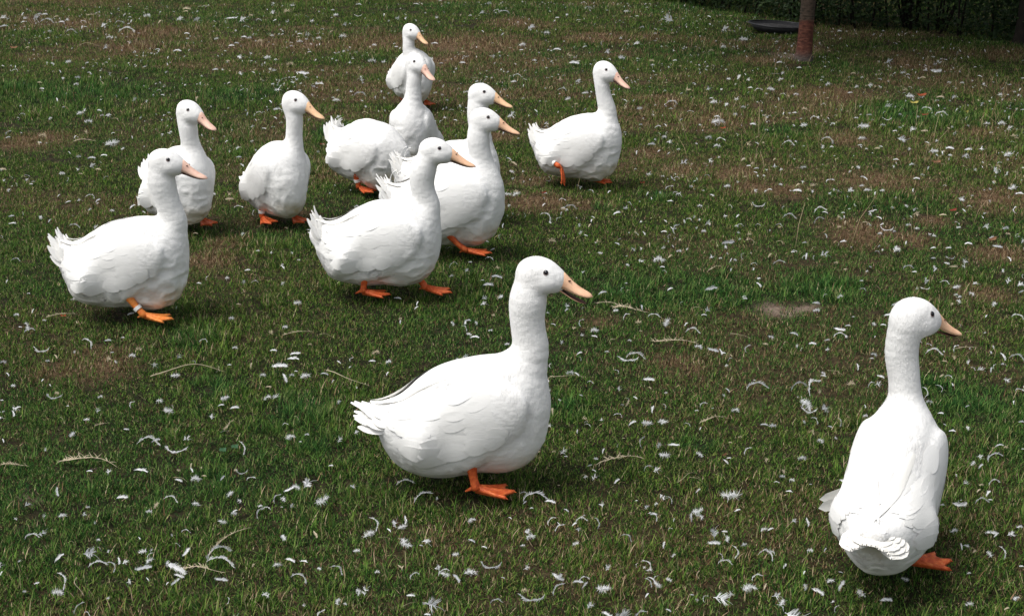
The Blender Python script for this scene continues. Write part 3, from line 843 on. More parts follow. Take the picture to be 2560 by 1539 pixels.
def grassm(nt, b):
    r = N(nt, 'ShaderNodeAttribute', attribute_name='rnd')
    d = N(nt, 'ShaderNodeAttribute', attribute_name='dry', attribute_type='INSTANCER')
    v = N(nt, 'ShaderNodeAttribute', attribute_name='hue', attribute_type='INSTANCER')
    g1 = ramp(nt, r.outputs['Fac'], [(0, (.007, .024, .005)), (.35, (.036, .092, .013)), (.62, (.098, .185, .026)), (.82, (.20, .30, .055)), (.91, (.17, .13, .06)), (1, (.42, .36, .22))])
    g2 = ramp(nt, r.outputs['Fac'], [(0, (.006, .026, .008)), (.45, (.023, .084, .018)), (.82, (.075, .195, .040)), (1, (.20, .28, .08))])
    g = mixc(nt, v.outputs['Fac'], g1, g2)
    s = ramp(nt, r.outputs['Fac'], [(0, (.030, .022, .010)), (.25, (.095, .056, .028)), (.55, (.20, .125, .066)), (.8, (.32, .225, .13)), (1, (.52, .42, .28))])
    # a blade is straw when its own random value falls under the dryness
    cmp = N(nt, 'ShaderNodeMath', operation='MULTIPLY_ADD'); nt.links.new(r.outputs['Fac'], cmp.inputs[0]); cmp.inputs[1].default_value = 37.7; cmp.inputs[2].default_value = 0
    fr = N(nt, 'ShaderNodeMath', operation='FRACT'); nt.links.new(cmp.outputs[0], fr.inputs[0])
    lt = N(nt, 'ShaderNodeMath', operation='LESS_THAN'); nt.links.new(fr.outputs[0], lt.inputs[0]); nt.links.new(d.outputs['Fac'], lt.inputs[1])
    c = mixc(nt, lt.outputs[0], g, s)
    nt.links.new(c, b.inputs['Base Color'])
    b.inputs['Transmission Weight'].default_value = 0
    tr = N(nt, 'ShaderNodeBsdfTranslucent'); nt.links.new(c, tr.inputs[0])
    mx = N(nt, 'ShaderNodeMixShader'); mx.inputs[0].default_value = .18
    out = nt.nodes['Material Output']
    nt.links.new(b.outputs[0], mx.inputs[1]); nt.links.new(tr.outputs[0], mx.inputs[2]); nt.links.new(mx.outputs[0], out.inputs[0])
M_GRASS = mat('grass_blades', (.05, .1, .02), .75, .10, grassm)

tcol = bpy.data.collections.new('tufts')
names = [('g', 6), ('d', 3), ('l', 3), ('m', 2)]
k = 0; kinds = {}
for kd, n in names:
    kinds[kd] = (k, n)
    for i in range(n):
        o = bpy.data.objects.new('tuft_%02d' % k, tuft(kd, 100 + k)); tcol.objects.link(o); k += 1

GD = globals().get('GRASS_DENS', 1.0)
pts = []
for (y0, y1, dens, sc) in ((2.0, 4.2, 2300, 1.0), (4.2, 6.0, 1600, 1.08), (6.0, 8.5, 1050, 1.2), (8.5, 12.0, 600, 1.45), (12.0, 19.5, 330, 1.8)):
    xm = .46 * y1 + .7; n = int((y1 - y0) * 2 * xm * dens * GD)
    px = RNG.uniform(-xm, xm, n); py = RNG.uniform(y0, y1, n)
    ok = np.abs(px) < .46 * py + .7; px, py = px[ok], py[ok]
    pts.append(np.stack([px, py, np.full(len(px), sc)], -1))
pts = np.concatenate(pts)
dr = dryness(pts[:, 0], pts[:, 1]); lu = blobmask(pts[:, 0], pts[:, 1], LUSH); ba = blobmask(pts[:, 0], pts[:, 1], BARE)
lunoise = np.clip((fbm2(pts[:, 0] * 1.7 + 70, pts[:, 1] * 1.7 + 3, 4) - .56) * 7, 0, 1)
rr = RNG.rand(len(pts))
keep = (rr > ba * .93) & (RNG.rand(len(pts)) > dr * .25)
pts, dr, lu, lunoise = pts[keep], dr[keep], lu[keep], lunoise[keep]
u = RNG.rand(len(pts)); idx = np.zeros(len(pts), int)
def pick(kd, m): 
    a, n = kinds[kd]; idx[m] = a + RNG.randint(0, n, m.sum())
pick('g', np.ones(len(pts), bool))
pick('m', u < .18)
pick('d', (RNG.rand(len(pts)) < dr * .75 + .06))
pick('l', (RNG.rand(len(pts)) < lu * .42 + lunoise * .18 + .10 * np.clip((4.2 - pts[:, 1]) / 1.5, 0, 1)))
clump = fbm2(pts[:, 0] * 6, pts[:, 1] * 6, 3)
scl = .92 * pts[:, 2] * (.75 + .5 * RNG.rand(len(pts))) * (.72 + .56 * clump)
hue = np.clip((fbm2(pts[:, 0] * 1.1 + 20, pts[:, 1] * 1.1, 4) - .45) * 3 + .25, 0, 1) * .7; hue = np.clip(np.maximum(hue, lu) + RNG.normal(0, .15, len(pts)), 0, 1)
drj = np.clip(dr * (.15 + 1.35 * fbm2(pts[:, 0] * 9, pts[:, 1] * 9, 3)) * .85 + RNG.normal(0, .10, len(pts)) + .05, 0, 1)
me = bpy.data.meshes.new('grass'); me.vertices.add(len(pts))
co = np.stack([pts[:, 0], pts[:, 1], gh(pts[:, 0], pts[:, 1])], -1).astype(np.float32); me.vertices.foreach_set('co', co.ravel())
for nm, arr, ty in (('dry', drj, 'FLOAT'), ('hue', hue, 'FLOAT'), ('sc', scl, 'FLOAT'), ('rot', RNG.rand(len(pts)) * 6.283, 'FLOAT'), ('idx', idx, 'INT')):
    at = me.attributes.new(nm, ty, 'POINT'); at.data.foreach_set('value', np.asarray(arr, dtype=np.float32 if ty == 'FLOAT' else np.int32))
me.materials.append(M_GRASS)
go = add('grass', me); tag(go, 'short patchy green and straw coloured grass', 'grass', kind='stuff')
ng = bpy.data.node_groups.new('grass_scatter', 'GeometryNodeTree')
ng.interface.new_socket('Geometry', in_out='INPUT', socket_type='NodeSocketGeometry')
ng.interface.new_socket('Geometry', in_out='OUTPUT', socket_type='NodeSocketGeometry')
nin = ng.nodes.new('NodeGroupInput'); nout = ng.nodes.new('NodeGroupOutput')
iop = ng.nodes.new('GeometryNodeInstanceOnPoints'); ci = ng.nodes.new('GeometryNodeCollectionInfo')
ci.inputs['Collection'].default_value = tcol; ci.inputs['Separate Children'].default_value = True; ci.inputs['Reset Children'].default_value = True
mtp = ng.nodes.new('GeometryNodeMeshToPoints')
ng.links.new(nin.outputs[0], mtp.inputs[0]); ng.links.new(mtp.outputs[0], iop.inputs['Points'])
ng.links.new(ci.outputs[0], iop.inputs['Instance']); iop.inputs['Pick Instance'].default_value = True
def natt(n, ty):
    a = ng.nodes.new('GeometryNodeInputNamedAttribute'); a.data_type = ty; a.inputs['Name'].default_value = n
    return a.outputs['Attribute']
ng.links.new(natt('idx', 'INT'), iop.inputs['Instance Index'])
ng.links.new(natt('sc', 'FLOAT'), iop.inputs['Scale'])
cx = ng.nodes.new('ShaderNodeCombineXYZ'); ng.links.new(natt('rot', 'FLOAT'), cx.inputs['Z']); ng.links.new(cx.outputs[0], iop.inputs['Rotation'])
ng.links.new(iop.outputs[0], nout.inputs[0])
md = go.modifiers.new('scatter', 'NODES'); md.node_group = ng
print('tufts', len(pts))
# ---------------------------------------------------------------- trees and hedge
def leafm(cols, tr=.2):
    def f(nt, b):
        r = N(nt, 'ShaderNodeAttribute', attribute_name='rnd'); c = ramp(nt, r.outputs['Fac'], cols); nt.links.new(c, b.inputs['Base Color'])
        t = N(nt, 'ShaderNodeBsdfTranslucent'); nt.links.new(c, t.inputs[0]); mx = N(nt, 'ShaderNodeMixShader'); mx.inputs[0].default_value = tr
        nt.links.new(b.outputs[0], mx.inputs[1]); nt.links.new(t.outputs[0], mx.inputs[2]); nt.links.new(mx.outputs[0], nt.nodes['Material Output'].inputs[0])
    return f
M_LEAF = mat('tree_leaves', (.05, .09, .03), .55, .3, leafm([(0, (.02, .045, .012)), (.6, (.045, .085, .02)), (1, (.09, .13, .035))]))
M_HLEAF = mat('hedge_leaves', (.03, .05, .02), .6, .25, leafm([(0, (.010, .022, .007)), (.5, (.020, .044, .012)), (.85, (.042, .072, .020)), (.95, (.09, .085, .03)), (1, (.14, .09, .05))]))

def barkm(zc, soft=.03):
    def f(nt, b):
        tc = N(nt, 'ShaderNodeTexCoord'); sx = N(nt, 'ShaderNodeSeparateXYZ'); nt.links.new(tc.outputs['Object'], sx.inputs[0])
        nz = noise_fac(nt, 22, 5); ad = N(nt, 'ShaderNodeMath', operation='MULTIPLY_ADD'); nt.links.new(nz, ad.inputs[0]); ad.inputs[1].default_value = .05; nt.links.new(sx.outputs[2], ad.inputs[2])
        mp = N(nt, 'ShaderNodeMapping'); mp.inputs['Scale'].default_value = (30, 30, 70); nt.links.new(tc.outputs['Object'], mp.inputs[0])
        n2 = N(nt, 'ShaderNodeTexNoise', Scale=1.0, Detail=5); nt.links.new(mp.outputs[0], n2.inputs['Vector'])
        red = ramp(nt, n2.outputs['Fac'], [(.3, (.055, .022, .016)), (.55, (.115, .042, .028)), (.8, (.19, .085, .055))])
        gry = ramp(nt, n2.outputs['Fac'], [(.36, (.03, .028, .02)), (.46, (.060, .042, .030)), (.8, (.10, .075, .055))])
        bas = ramp(nt, n2.outputs['Fac'], [(.3, (.05, .04, .035)), (.8, (.12, .10, .085))])
        m1 = N(nt, 'ShaderNodeMapRange'); m1.inputs[1].default_value = zc; m1.inputs[2].default_value = zc + soft; nt.links.new(ad.outputs[0], m1.inputs[0])
        m2 = N(nt, 'ShaderNodeMapRange'); m2.inputs[1].default_value = .07; m2.inputs[2].default_value = .14; nt.links.new(ad.outputs[0], m2.inputs[0])
        c = mixc(nt, m2.outputs[0], bas, red); c = mixc(nt, m1.outputs[0], c, gry)
        nt.links.new(c, b.inputs['Base Color']); bump(nt, b, n2.outputs['Fac'], .8, .012)
    return f
M_BARK = mat('red_brown_bark', (.12, .05, .03), .85, .2, barkm(.355))
M_BARK2 = mat('dark_bark', (.04, .03, .02), .9, .15, lambda nt, b: nt.links.new(ramp(nt, noise_fac(nt, 14, 6), [(.3, (.008, .007, .006)), (.7, (.025, .02, .015))]), b.inputs['Base Color']))

def leaf_cards(C, sz, rng, flat=0.0):
    """folded leaves; C (n,3) centres"""
    n = len(C); d = rng.normal(size=(n, 3)); d[:, 2] *= (1 - flat); d /= np.linalg.norm(d, axis=1)[:, None]
    e = rng.normal(size=(n, 3)); e -= (e * d).sum(1)[:, None] * d; e /= np.linalg.norm(e, axis=1)[:, None]; nn = np.cross(d, e)
    L = sz[:, None]; w_ = L * .30
    V = np.stack([C - d * L * .5, C + e * w_ - d * L * .08 + nn * w_ * .35, C + d * L * .5 - nn * L * .1, C - e * w_ - d * L * .08 + nn * w_ * .35], 1).reshape(-1, 3)
    i = np.arange(n)[:, None] * 4
    return V, np.concatenate([i + [0, 1, 2], i + [0, 2, 3]])

def make_tree(px, py, r0, label, hgt, crad, cz, nleaf, seed, bark, lean=(0, 0)):
    rng = np.random.RandomState(seed); P = onground(px, py); P[2] = gh(P[0], P[1]) - .02
    e = bpy.data.objects.new('tree', None); COL.objects.link(e); e.location = P; e.empty_display_size = .3
    tag(e, label, 'tree')
    z = np.array([0, .04, .10, .25, .5, 1.0, 1.6, 2.3, hgt]); rr = r0 * np.array([1.75, 1.3, 1.12, 1.03, 1.0, .94, .86, .74, .45])
    pth = np.stack([lean[0] * z + .03 * np.sin(z * 1.3), lean[1] * z + .02 * np.sin(z), z], -1); pth[:, :2] -= pth[0, :2]
    mb = MB(); v, q, t = tube(pth, rr, 18); ang = np.arctan2(v[:, 1], v[:, 0]); v = v + .05 * r0 * np.stack([np.cos(ang * 5 + v[:, 2] * 3), np.sin(ang * 3 + v[:, 2] * 2), 0 * ang], -1)
    mb.add(v, q=q, t=t)
    ctr = np.array([pth[-1, 0], pth[-1, 1], cz]); tips = []
    for i in range(13):
        a = i * 2.4; z0 = 1.7 + (hgt - 1.7) * rng.rand(); b0 = np.array([np.interp(z0, z, pth[:, 0]), np.interp(z0, z, pth[:, 1]), z0])
        tip = ctr + crad * np.array([math.cos(a) * rng.uniform(.5, .9), math.sin(a) * rng.uniform(.5, .9), rng.uniform(-.3, .7)])
        md_ = (b0 + tip) / 2 + [0, 0, .15]; v, q, t = tube([b0, md_, tip], [r0 * .4, r0 * .25, r0 * .08], 8); mb.add(v, q=q, t=t); tips += [tip, md_]
    add('trunk', mb.mesh('trunk', [bark]), e)
    tips = np.array(tips); c = tips[rng.randint(0, len(tips), nleaf)] + rng.normal(0, crad * .24, (nleaf, 3))
    c[:, 2] = np.maximum(c[:, 2], 1.75 + rng.rand(nleaf) * .3)
    V, T_ = leaf_cards(c, rng.uniform(.09, .16, nleaf), rng, .3)
    m = MB(); m.add(V, t=T_, a=np.repeat(rng.rand(nleaf), 4)); add('crown', m.mesh('crown', [M_LEAF], 'rnd', smooth=False), e)
make_tree(2008, 152, .056, 'young tree trunk with reddish brown lower bark beside the black tub', 3.4, 2.3, 3.5, 9000, 31, M_BARK, (-.008, 0))
make_tree(2264, 58, .055, 'dark tree trunk standing in the hedge right of the red barked tree', 3.6, 2.6, 3.6, 9000, 32, M_BARK2)
make_tree(2556, 112, .07, 'dark tree trunk at the right end of the hedge', 3.6, 2.8, 3.4, 11000, 33, M_BARK2)

hb = [onground(*p)[:2] for p in ((1400, -48), (1591, -2), (1705, 13), (1799, 29), (1920, 47), (2030, 66), (2205, 77), (2309, 83), (2439, 106), (2560, 113), (2760, 135))]
hb = np.array(hb); hb = np.vstack([hb[0] + (hb[0] - hb[1]) * 1.5, hb])
sl_ = np.concatenate([[0], np.cumsum(np.linalg.norm(np.diff(hb, axis=0), axis=1))])
rng = np.random.RandomState(40); nl = 46000
t = rng.rand(nl) * sl_[-1]; bx = np.interp(t, sl_, hb[:, 0]); by = np.interp(t, sl_, hb[:, 1])
e_ = .3; nxv = -(np.interp(t + e_, sl_, hb[:, 1]) - np.interp(t - e_, sl_, hb[:, 1])); nyv = np.interp(t + e_, sl_, hb[:, 0]) - np.interp(t - e_, sl_, hb[:, 0])
nl_ = np.hypot(nxv, nyv) + 1e-6; nxv, nyv = nxv / nl_, nyv / nl_; s_ = np.sign(nyv); nxv, nyv = nxv * s_, nyv * s_
z = np.where(rng.rand(nl) < .6, rng.rand(nl) * .9, rng.rand(nl) * 2.3) + .03
bul = .28 * (fbm2(t * 1.6, z * 2.2, 3) - .45) * 2 + .05
dep = -bul * np.clip(z / .25, .15, 1) + rng.rand(nl) ** 1.8 * 1.0 + .10 * (1 - np.clip(z / .3, 0, 1))
C = np.stack([bx + nxv * dep, by + nyv * dep, z + gh(bx, by)], -1)
e = bpy.data.objects.new('hedge', None); COL.objects.link(e)
c0 = onground(2205, 77); 
V, T_ = leaf_cards(C, rng.uniform(.032, .065, nl), rng, .2); m = MB(); m.add(V, t=T_, a=np.repeat(np.clip(rng.rand(nl) * .6 + .4 * fbm2(t * 4, z * 5, 2), 0, 1), 4))
add('foliage', m.mesh('hedge_foliage', [M_HLEAF], 'rnd', smooth=False), e)
m = MB()
for i in range(170):
    ti = rng.rand() * sl_[-1]; x0 = np.interp(ti, sl_, hb[:, 0]); y0 = np.interp(ti, sl_, hb[:, 1]) + rng.uniform(.15, .8)
    x1 = x0 + rng.normal(0, .25); hh = rng.uniform(.8, 2.1); z0 = gh(x0, y0)
    v, q, t_ = tube([(x0, y0, z0 - .02), ((x0 + x1) / 2 + rng.normal(0, .06), y0 + rng.normal(0, .05), z0 + hh * .5), (x1, y0 + rng.normal(0, .15), z0 + hh)], [.011, .008, .003], 6); m.add(v, q=q, t=t_)
add('stems', m.mesh('hedge_stems', [M_BARK2]), e)
tag(e, 'dark leafy hedge along the top right edge of the grass', 'hedge')

# ---------------------------------------------------------------- black tub
def make_tub():
    P = onground(1946, 77); P[2] = gh(P[0], P[1]) + .012
    e = bpy.data.objects.new('tub', None); COL.objects.link(e); e.location = P; e.rotation_euler = (0, math.radians(3.5), 0); e.empty_display_size = .2
    tag(e, 'shallow round black plastic tub behind the red barked tree', 'tub')
    M_TUB = mat('black_plastic', (.012, .012, .014), .45, .5, lambda nt, b: nt.links.new(ramp(nt, noise_fac(nt, 30, 6), [(.35, (.008, .008, .010)), (.6, (.02, .02, .022)), (.8, (.07, .065, .06))]), b.inputs['Base Color']))
    M_SILT = mat('dry_silt', (.09, .085, .085), .9, .2, lambda nt, b: nt.links.new(ramp(nt, noise_fac(nt, 40, 6), [(.35, (.02, .02, .022)), (.7, (.09, .085, .085))]), b.inputs['Base Color']))
    R0 = .292
    def lathe(prof, n=48):
        V = []
        for (r, z) in prof:
            for j in range(n):
                a = 2 * math.pi * j / n; k = 1 + .008 * math.sin(3 * a) + .004 * math.sin(24 * a) * (z < .05)
                V.append((r * k * math.cos(a), r * k * math.sin(a), z))
        Q = [(i * n + j, i * n + (j + 1) % n, (i + 1) * n + (j + 1) % n, (i + 1) * n + j) for i in range(len(prof) - 1) for j in range(n)]
        return V, Q
    v, q = lathe([(.001, .004), (R0 - .075, .0), (R0 - .062, .006), (R0 - .016, .060), (R0 - .016, .060), (R0 - .022, .058), (R0 - .070, .014), (.001, .014)])
    m = MB(); m.add(v, q=q); add('basin', m.mesh('basin', [M_TUB]), e)
    v, q = lathe([(R0 - .018, .056), (R0 - .004, .055), (R0, .061), (R0 - .004, .067), (R0 - .016, .067), (R0 - .022, .061), (R0 - .018, .0565)])
    m = MB(); m.add(v, q=q); add('rim', m.mesh('rim', [M_TUB]), e)
    v, q = lathe([(.001, .042), (.12, .040), (R0 - .038, .038)]); m = MB(); m.add(v, q=q); add('silt', m.mesh('silt', [M_SILT]), e)
make_tub()

# ---------------------------------------------------------------- dry stalks standing in the grass
rng = np.random.RandomState(50); m = MB()
spots = [(rng.uniform(1700, 2560), rng.uniform(150, 430)) for _ in range(95)] + [(rng.uniform(1300, 2560), rng.uniform(60, 640)) for _ in range(45)] + \
        [(rng.uniform(0, 900), rng.uniform(20, 420)) for _ in range(22)] + [(505, 268), (446, 190), (312, 222), (60, 40), (230, 45), (300, 220), (1395, 190), (1900, 175)]
for (px, py) in spots:
    p = onground(px, py); p[2] = gh(p[0], p[1]); hh = rng.uniform(.06, .20); a = rng.rand() * 6.28; ln = rng.uniform(.1, .9) * hh
    q1 = p + [math.cos(a) * ln * .3, math.sin(a) * ln * .3, hh * .55]; q2 = p + [math.cos(a) * ln, math.sin(a) * ln, hh]
    v, q, t_ = tube([p, q1, q2], [.0016, .0013, .0007], 5); m.add(v, q=q, t=t_, a=rng.rand())
M_STALK = mat('dry_stalk', (.25, .2, .12), .8, .2, lambda nt, b: nt.links.new(ramp(nt, N(nt, 'ShaderNodeAttribute', attribute_name='rnd').outputs['Fac'], [(0, (.12, .10, .04)), (.5, (.24, .18, .09)), (1, (.36, .29, .19))]), b.inputs['Base Color']))
tag(add('dry_stalks', m.mesh('dry_stalks', [M_STALK], 'rnd')), 'thin straw coloured stalks standing up out of the grass', 'dry grass', kind='stuff')

# ---------------------------------------------------------------- fallen leaves and clover
def leaf_shape(L, Wd, curl, rng):
    V = []; K, C = 9, 5
    for k in range(K):
        u = k / (K - 1); wv = math.sin(math.pi * min(1, u * .98 + .02)) ** .7
        for j in range(C):
            c = j / (C - 1) * 2 - 1
            V.append(((u - .5) * L, c * wv * Wd / 2 * (1 + .12 * math.sin(9 * u)), curl * L * (u - .5) ** 2 * 2 + abs(c) * wv * Wd * .18 + .003 * math.sin(7 * u + 2 * c)))
    return np.array(V), [(k * C + j, k * C + j + 1, (k + 1) * C + j + 1, (k + 1) * C + j) for k in range(K - 1) for j in range(C - 1)]
def lm(name, a, b_): return mat(name, a, .7, .25, lambda nt, b: nt.links.new(ramp(nt, noise_fac(nt, 60, 4), [(.3, a), (.7, b_)]), b.inputs['Base Color']))
LM = {'o': lm('orange_leaf', (.22, .04, .015), (.28, .08, .03)), 'r': lm('red_leaf', (.16, .025, .015), (.22, .05, .03)), 'b': lm('brown_leaf', (.13, .06, .03), (.22, .12, .06)), 'y': lm('yellow_leaf', (.30, .26, .06), (.38, .33, .10)), 'd': lm('dead_leaf', (.03, .02, .015), (.06, .04, .03))}
FL = [(2303, 244, 30, 'o', 5, 'orange fallen leaf in the shaded grass right of the trunk'), (2311, 293, 20, 'r', 0, 'small red fallen leaf below the orange leaf'), (2380, 537, 26, 'r', 10, 'crumpled red brown leaf lying among feathers at the right'),
      (2478, 607, 34, 'b', 20, 'pointed tan leaf lying near the right edge'), (36, 124, 24, 'b', 0, 'reddish brown leaf near the left edge at the top'), (806, 360, 14, 'r', 0, 'tiny red leaf on the grass left of the bending duck'),
      (1606, 460, 14, 'r', 0, 'dark red leaf bit right of the duck lifting its foot'), (1359, 487, 16, 'r', 20, 'red leaf bit on the dry patch below the duck lifting its foot'), (1807, 326, 18, 'o', 0, 'small orange leaf in the grass above the dry patches'),
      (2416, 288, 20, 'y', 55, 'narrow yellow leaf sticking up in the grass at the right'), (2340, 415, 28, 'b', 0, 'brown leaf lying right of the leaning pale feather'), (160, 800, 18, 'o', 0, 'small orange brown leaf under the tail of the far left duck'),
      (235, 1168, 22, 'd', 0, 'dark dead leaf at the lower left'), (2285, 262, 26, 'y', 0, 'olive yellow leaf just below the orange leaf'), (1810, 1140, 18, 'b', 30, 'curled brown leaf on the grass right of the open beaked duck'), (295, 328, 18, 'd', 0, 'dark curled leaf on the grass above the far left duck')]
for i, (px, py, wpx, c, a, lab) in enumerate(FL):
    P = onground(px, py, .015); P[2] = gh(P[0], P[1]) + .026; L = .8 * wpx / ppm(P); v, q = leaf_shape(L, L * .42, .5, rng); m = MB(); m.add(v, q=q)
    o = add('fallen_leaf', m.mesh('fallen_leaf', [LM[c]]), None); o.location = P; o.rotation_euler = (math.radians(28), 0, math.radians(a)); tag(o, lab, 'leaf', 'fallen leaves on the grass')
M_CLOV = mat('clover', (.018, .065, .022), .6, .3)
for (px, py, lab) in ((558, 1107, 'left one of two round green clover leaves at the lower left'), (588, 1099, 'right one of two round green clover leaves at the lower left')):
    P = onground(px, py, .03); P[2] = gh(P[0], P[1]); o = bpy.data.objects.new('clover', None); COL.objects.link(o); o.location = P; o.empty_display_size = .02; tag(o, lab, 'clover', 'clover leaves in the grass')
    m = MB(); V = [(0, 0, .030)] + [(.010 * math.cos(a) * (1 - .12 * math.cos(3 * a)), .010 * math.sin(a) * (1 - .12 * math.cos(3 * a)), .033 + .002 * math.sin(3 * a)) for a in np.linspace(0, 2 * math.pi, 24, endpoint=False)]
    m.add(V, t=[(0, 1 + j, 1 + (j + 1) % 24) for j in range(24)]); lo_ = add('leaf', m.mesh('clover_leaf', [M_CLOV]), o); lo_.rotation_euler = (.25, 0, 0)
    v, q, t_ = tube([(0, 0, 0), (.002, 0, .015), (0, 0, .030)], [.0008] * 3, 5); m = MB(); m.add(v, q=q, t=t_); add('stalk', m.mesh('clover_stalk', [M_CLOV]), o)
# ---------------------------------------------------------------- shed feathers
M_FW = mat('feather_white', (.80, .81, .82), .8, .2)
M_FG = mat('feather_grey_white', (.54, .56, .58), .85, .2)
M_FC = mat('feather_cream', (.58, .50, .36), .8, .2)
for m_ in (M_FW, M_FG, M_FC):
    t_ = m_.node_tree; b_ = t_.nodes['Principled BSDF']; n_ = N(t_, 'ShaderNodeTexNoise', Scale=9.0, Detail=3)
    base = b_.inputs['Base Color'].default_value[:3]
    r_ = N(t_, 'ShaderNodeValToRGB'); r_.color_ramp.elements[0].position = .3; r_.color_ramp.elements[1].position = .6
    r_.color_ramp.elements[0].color = (*[x * .80 for x in base], 1); r_.color_ramp.elements[1].color = (*base, 1)
    t_.links.new(n_.outputs['Fac'], r_.inputs[0]); t_.links.new(r_.outputs[0], b_.inputs['Base Color'])
    tr_ = N(t_, 'ShaderNodeBsdfTranslucent'); t_.links.new(r_.outputs[0], tr_.inputs[0]); mx_ = N(t_, 'ShaderNodeMixShader'); mx_.inputs[0].default_value = .3
    t_.links.new(b_.outputs[0], mx_.inputs[1]); t_.links.new(tr_.outputs[0], mx_.inputs[2]); t_.links.new(mx_.outputs[0], t_.nodes['Material Output'].inputs[0])

def feather_proto(kind, seed, lite=False):
    """unit length along x, centred on the origin"""
    rng = np.random.RandomState(seed); mb = MB()
    K = 25; u = np.linspace(0, 1, K)
    bend = {'c': 2.2, 'v': .45, 'f': .9, 's': .9, 'q': .28, 't': .45}[kind] * rng.uniform(.75, 1.25)
    zb = rng.uniform(.2, .7)
    th = -bend * (u ** rng.uniform(.6, 1.7) - .5) + .12 * np.sin(u * rng.uniform(4, 9) + rng.rand() * 6)
    if kind in 'qt': th = th + .10 * np.sin(u * 7 + rng.rand() * 6)
    C = np.cumsum(np.stack([np.cos(th), np.sin(th), zb * .5 * np.cos(u * 3.14)], -1), 0); C -= C.mean(0)
    C /= np.linalg.norm(C[-1] - C[0]); d = C[-1] - C[0]; a = math.atan2(d[1], d[0]); ca, sa = math.cos(-a), math.sin(-a)
    C = np.stack([C[:, 0] * ca - C[:, 1] * sa, C[:, 0] * sa + C[:, 1] * ca, C[:, 2]], -1)
    sr = {'c': .010, 'v': .012, 'f': .010, 's': .016, 'q': .0125, 't': .0085}[kind]
    v, q, t = tube(C, sr * (1.15 - .85 * u), 5); mb.add(v, q=q, t=t)
    tg = np.gradient(C, axis=0); tg /= np.linalg.norm(tg, axis=1)[:, None]
    up = np.array([0, 0, 1.0])
    def barb(p, d0, L, wd, curl, droop):
        if lite:
            if rng.rand() < .6: return
            wd = wd * 1.9
        s_ = np.cross(d0, up + rng.normal(0, .3, 3)); s_ /= np.linalg.norm(s_) + 1e-9; P = [p]; dd = d0.copy()
        for k in range(3):
            P.append(P[-1] + dd * L / 3); dd = dd + curl / 3 + np.array([0, 0, droop / 3]); dd /= np.linalg.norm(dd)
        V = []
        for k, w_ in enumerate((1, .9, .7, .2)): V += [P[k] - s_ * wd * w_ / 2, P[k] + s_ * wd * w_ / 2]
        mb.add(V, q=[(0, 1, 3, 2), (2, 3, 5, 4), (4, 5, 7, 6)])
    if kind == 'c':
        for sd, nb_, ll in ((1, 75, .17), (-1, 34, .09)):
            ph = rng.rand() * 6
            for i in range(nb_):
                k = rng.randint(2, K); n = np.cross(up, tg[k]); n /= np.linalg.norm(n)
                d0 = n * sd * .55 + tg[k] * .8 + up * rng.uniform(-.1, .4); d0 /= np.linalg.norm(d0)
                g_ = .35 + .65 * abs(math.sin(u[k] * 7 + ph)); barb(C[k], d0, ll * g_ * rng.uniform(.5, 1.3), .018, tg[k] * rng.uniform(0, .9) + rng.normal(0, .3, 3), rng.uniform(-.2, .4))
    elif kind == 'v':
        prof = (lambda x: .24 * math.sin(math.pi * min(1, x * .92 + .08)) ** .6) if kind == 'v' else (lambda x: .17 * math.sin(math.pi * x) ** .6)
        gap = {s_: np.clip(.5 + 1.6 * np.sin(u * rng.uniform(9, 22) + rng.rand() * 6), .1, 1) for s_ in (1, -1)}
        for sd in (1, -1):
            V = []; kk = range(2, K)
            for k in kk:
                n = np.cross(up, tg[k]); n /= np.linalg.norm(n); w_ = prof(u[k]) * (.50 if sd > 0 or kind == 'v' else .22) * (.55 + .45 * gap[sd][k])
                for j in range(3): V.append(C[k] + n * sd * w_ * j / 2 + tg[k] * w_ * .5 * j / 2 + up * w_ * .3 * (j / 2) ** 2)
            m_ = len(list(kk)); mb.add(V, q=[(i * 3 + j, i * 3 + j + 1, i * 3 + j + 4, i * 3 + j + 3) for i in range(m_ - 1) for j in range(2)])
            for k in np.linspace(2, K - 1, 30):
                k = int(k); n = np.cross(up, tg[k]); n /= np.linalg.norm(n)
                d0 = n * sd * .75 + tg[k] * .65 + up * .2; d0 /= np.linalg.norm(d0)
                if rng.rand() < .35 - .3 * gap[sd][k]: continue
                barb(C[k], d0, prof(u[k]) * rng.uniform(.7, 1.45) * (1 if sd > 0 or kind == 'v' else .5), .017, tg[k] * rng.uniform(.1, .9) + rng.normal(0, .28, 3), rng.uniform(-.1, .4))
        for k in range(26):
            b0 = C[rng.randint(0, 7)]; d0 = rng.normal(size=3); d0 /= np.linalg.norm(d0); barb(b0, d0, rng.uniform(.08, .18), .012, rng.normal(0, .6, 3), 0)
    elif kind == 'f':
        for i in range(120):
            k = rng.randint(0, K - 4); d0 = rng.normal(size=3) * [.8, 1, .8] + tg[k] * .5 + [0, 0, .25]; d0 /= np.linalg.norm(d0)
            barb(C[k] * .8, d0, rng.uniform(.18, .42), .022, rng.normal(0, .9, 3), rng.uniform(-.3, .4))
    elif kind == 's':
        nb = rng.randint(9, 14)
        for i in range(nb):
            k = int(2 + (K - 5) * rng.rand() * .5); n = np.cross(up, tg[k]); n /= np.linalg.norm(n); sd = 1 if rng.rand() < .72 else -1
            d0 = n * sd * .8 + tg[k] * rng.uniform(.1, 1.3) + up * rng.uniform(0, .6); d0 /= np.linalg.norm(d0); L = rng.uniform(.25, .48)
            for j in range(4): barb(C[k] + tg[k] * .012 * j, d0 + rng.normal(0, .09, 3), L * rng.uniform(.8, 1.1), .026, tg[k] * rng.uniform(-.4, .9) + rng.normal(0, .2, 3), rng.uniform(-.5, .3))
    elif kind == 'q':
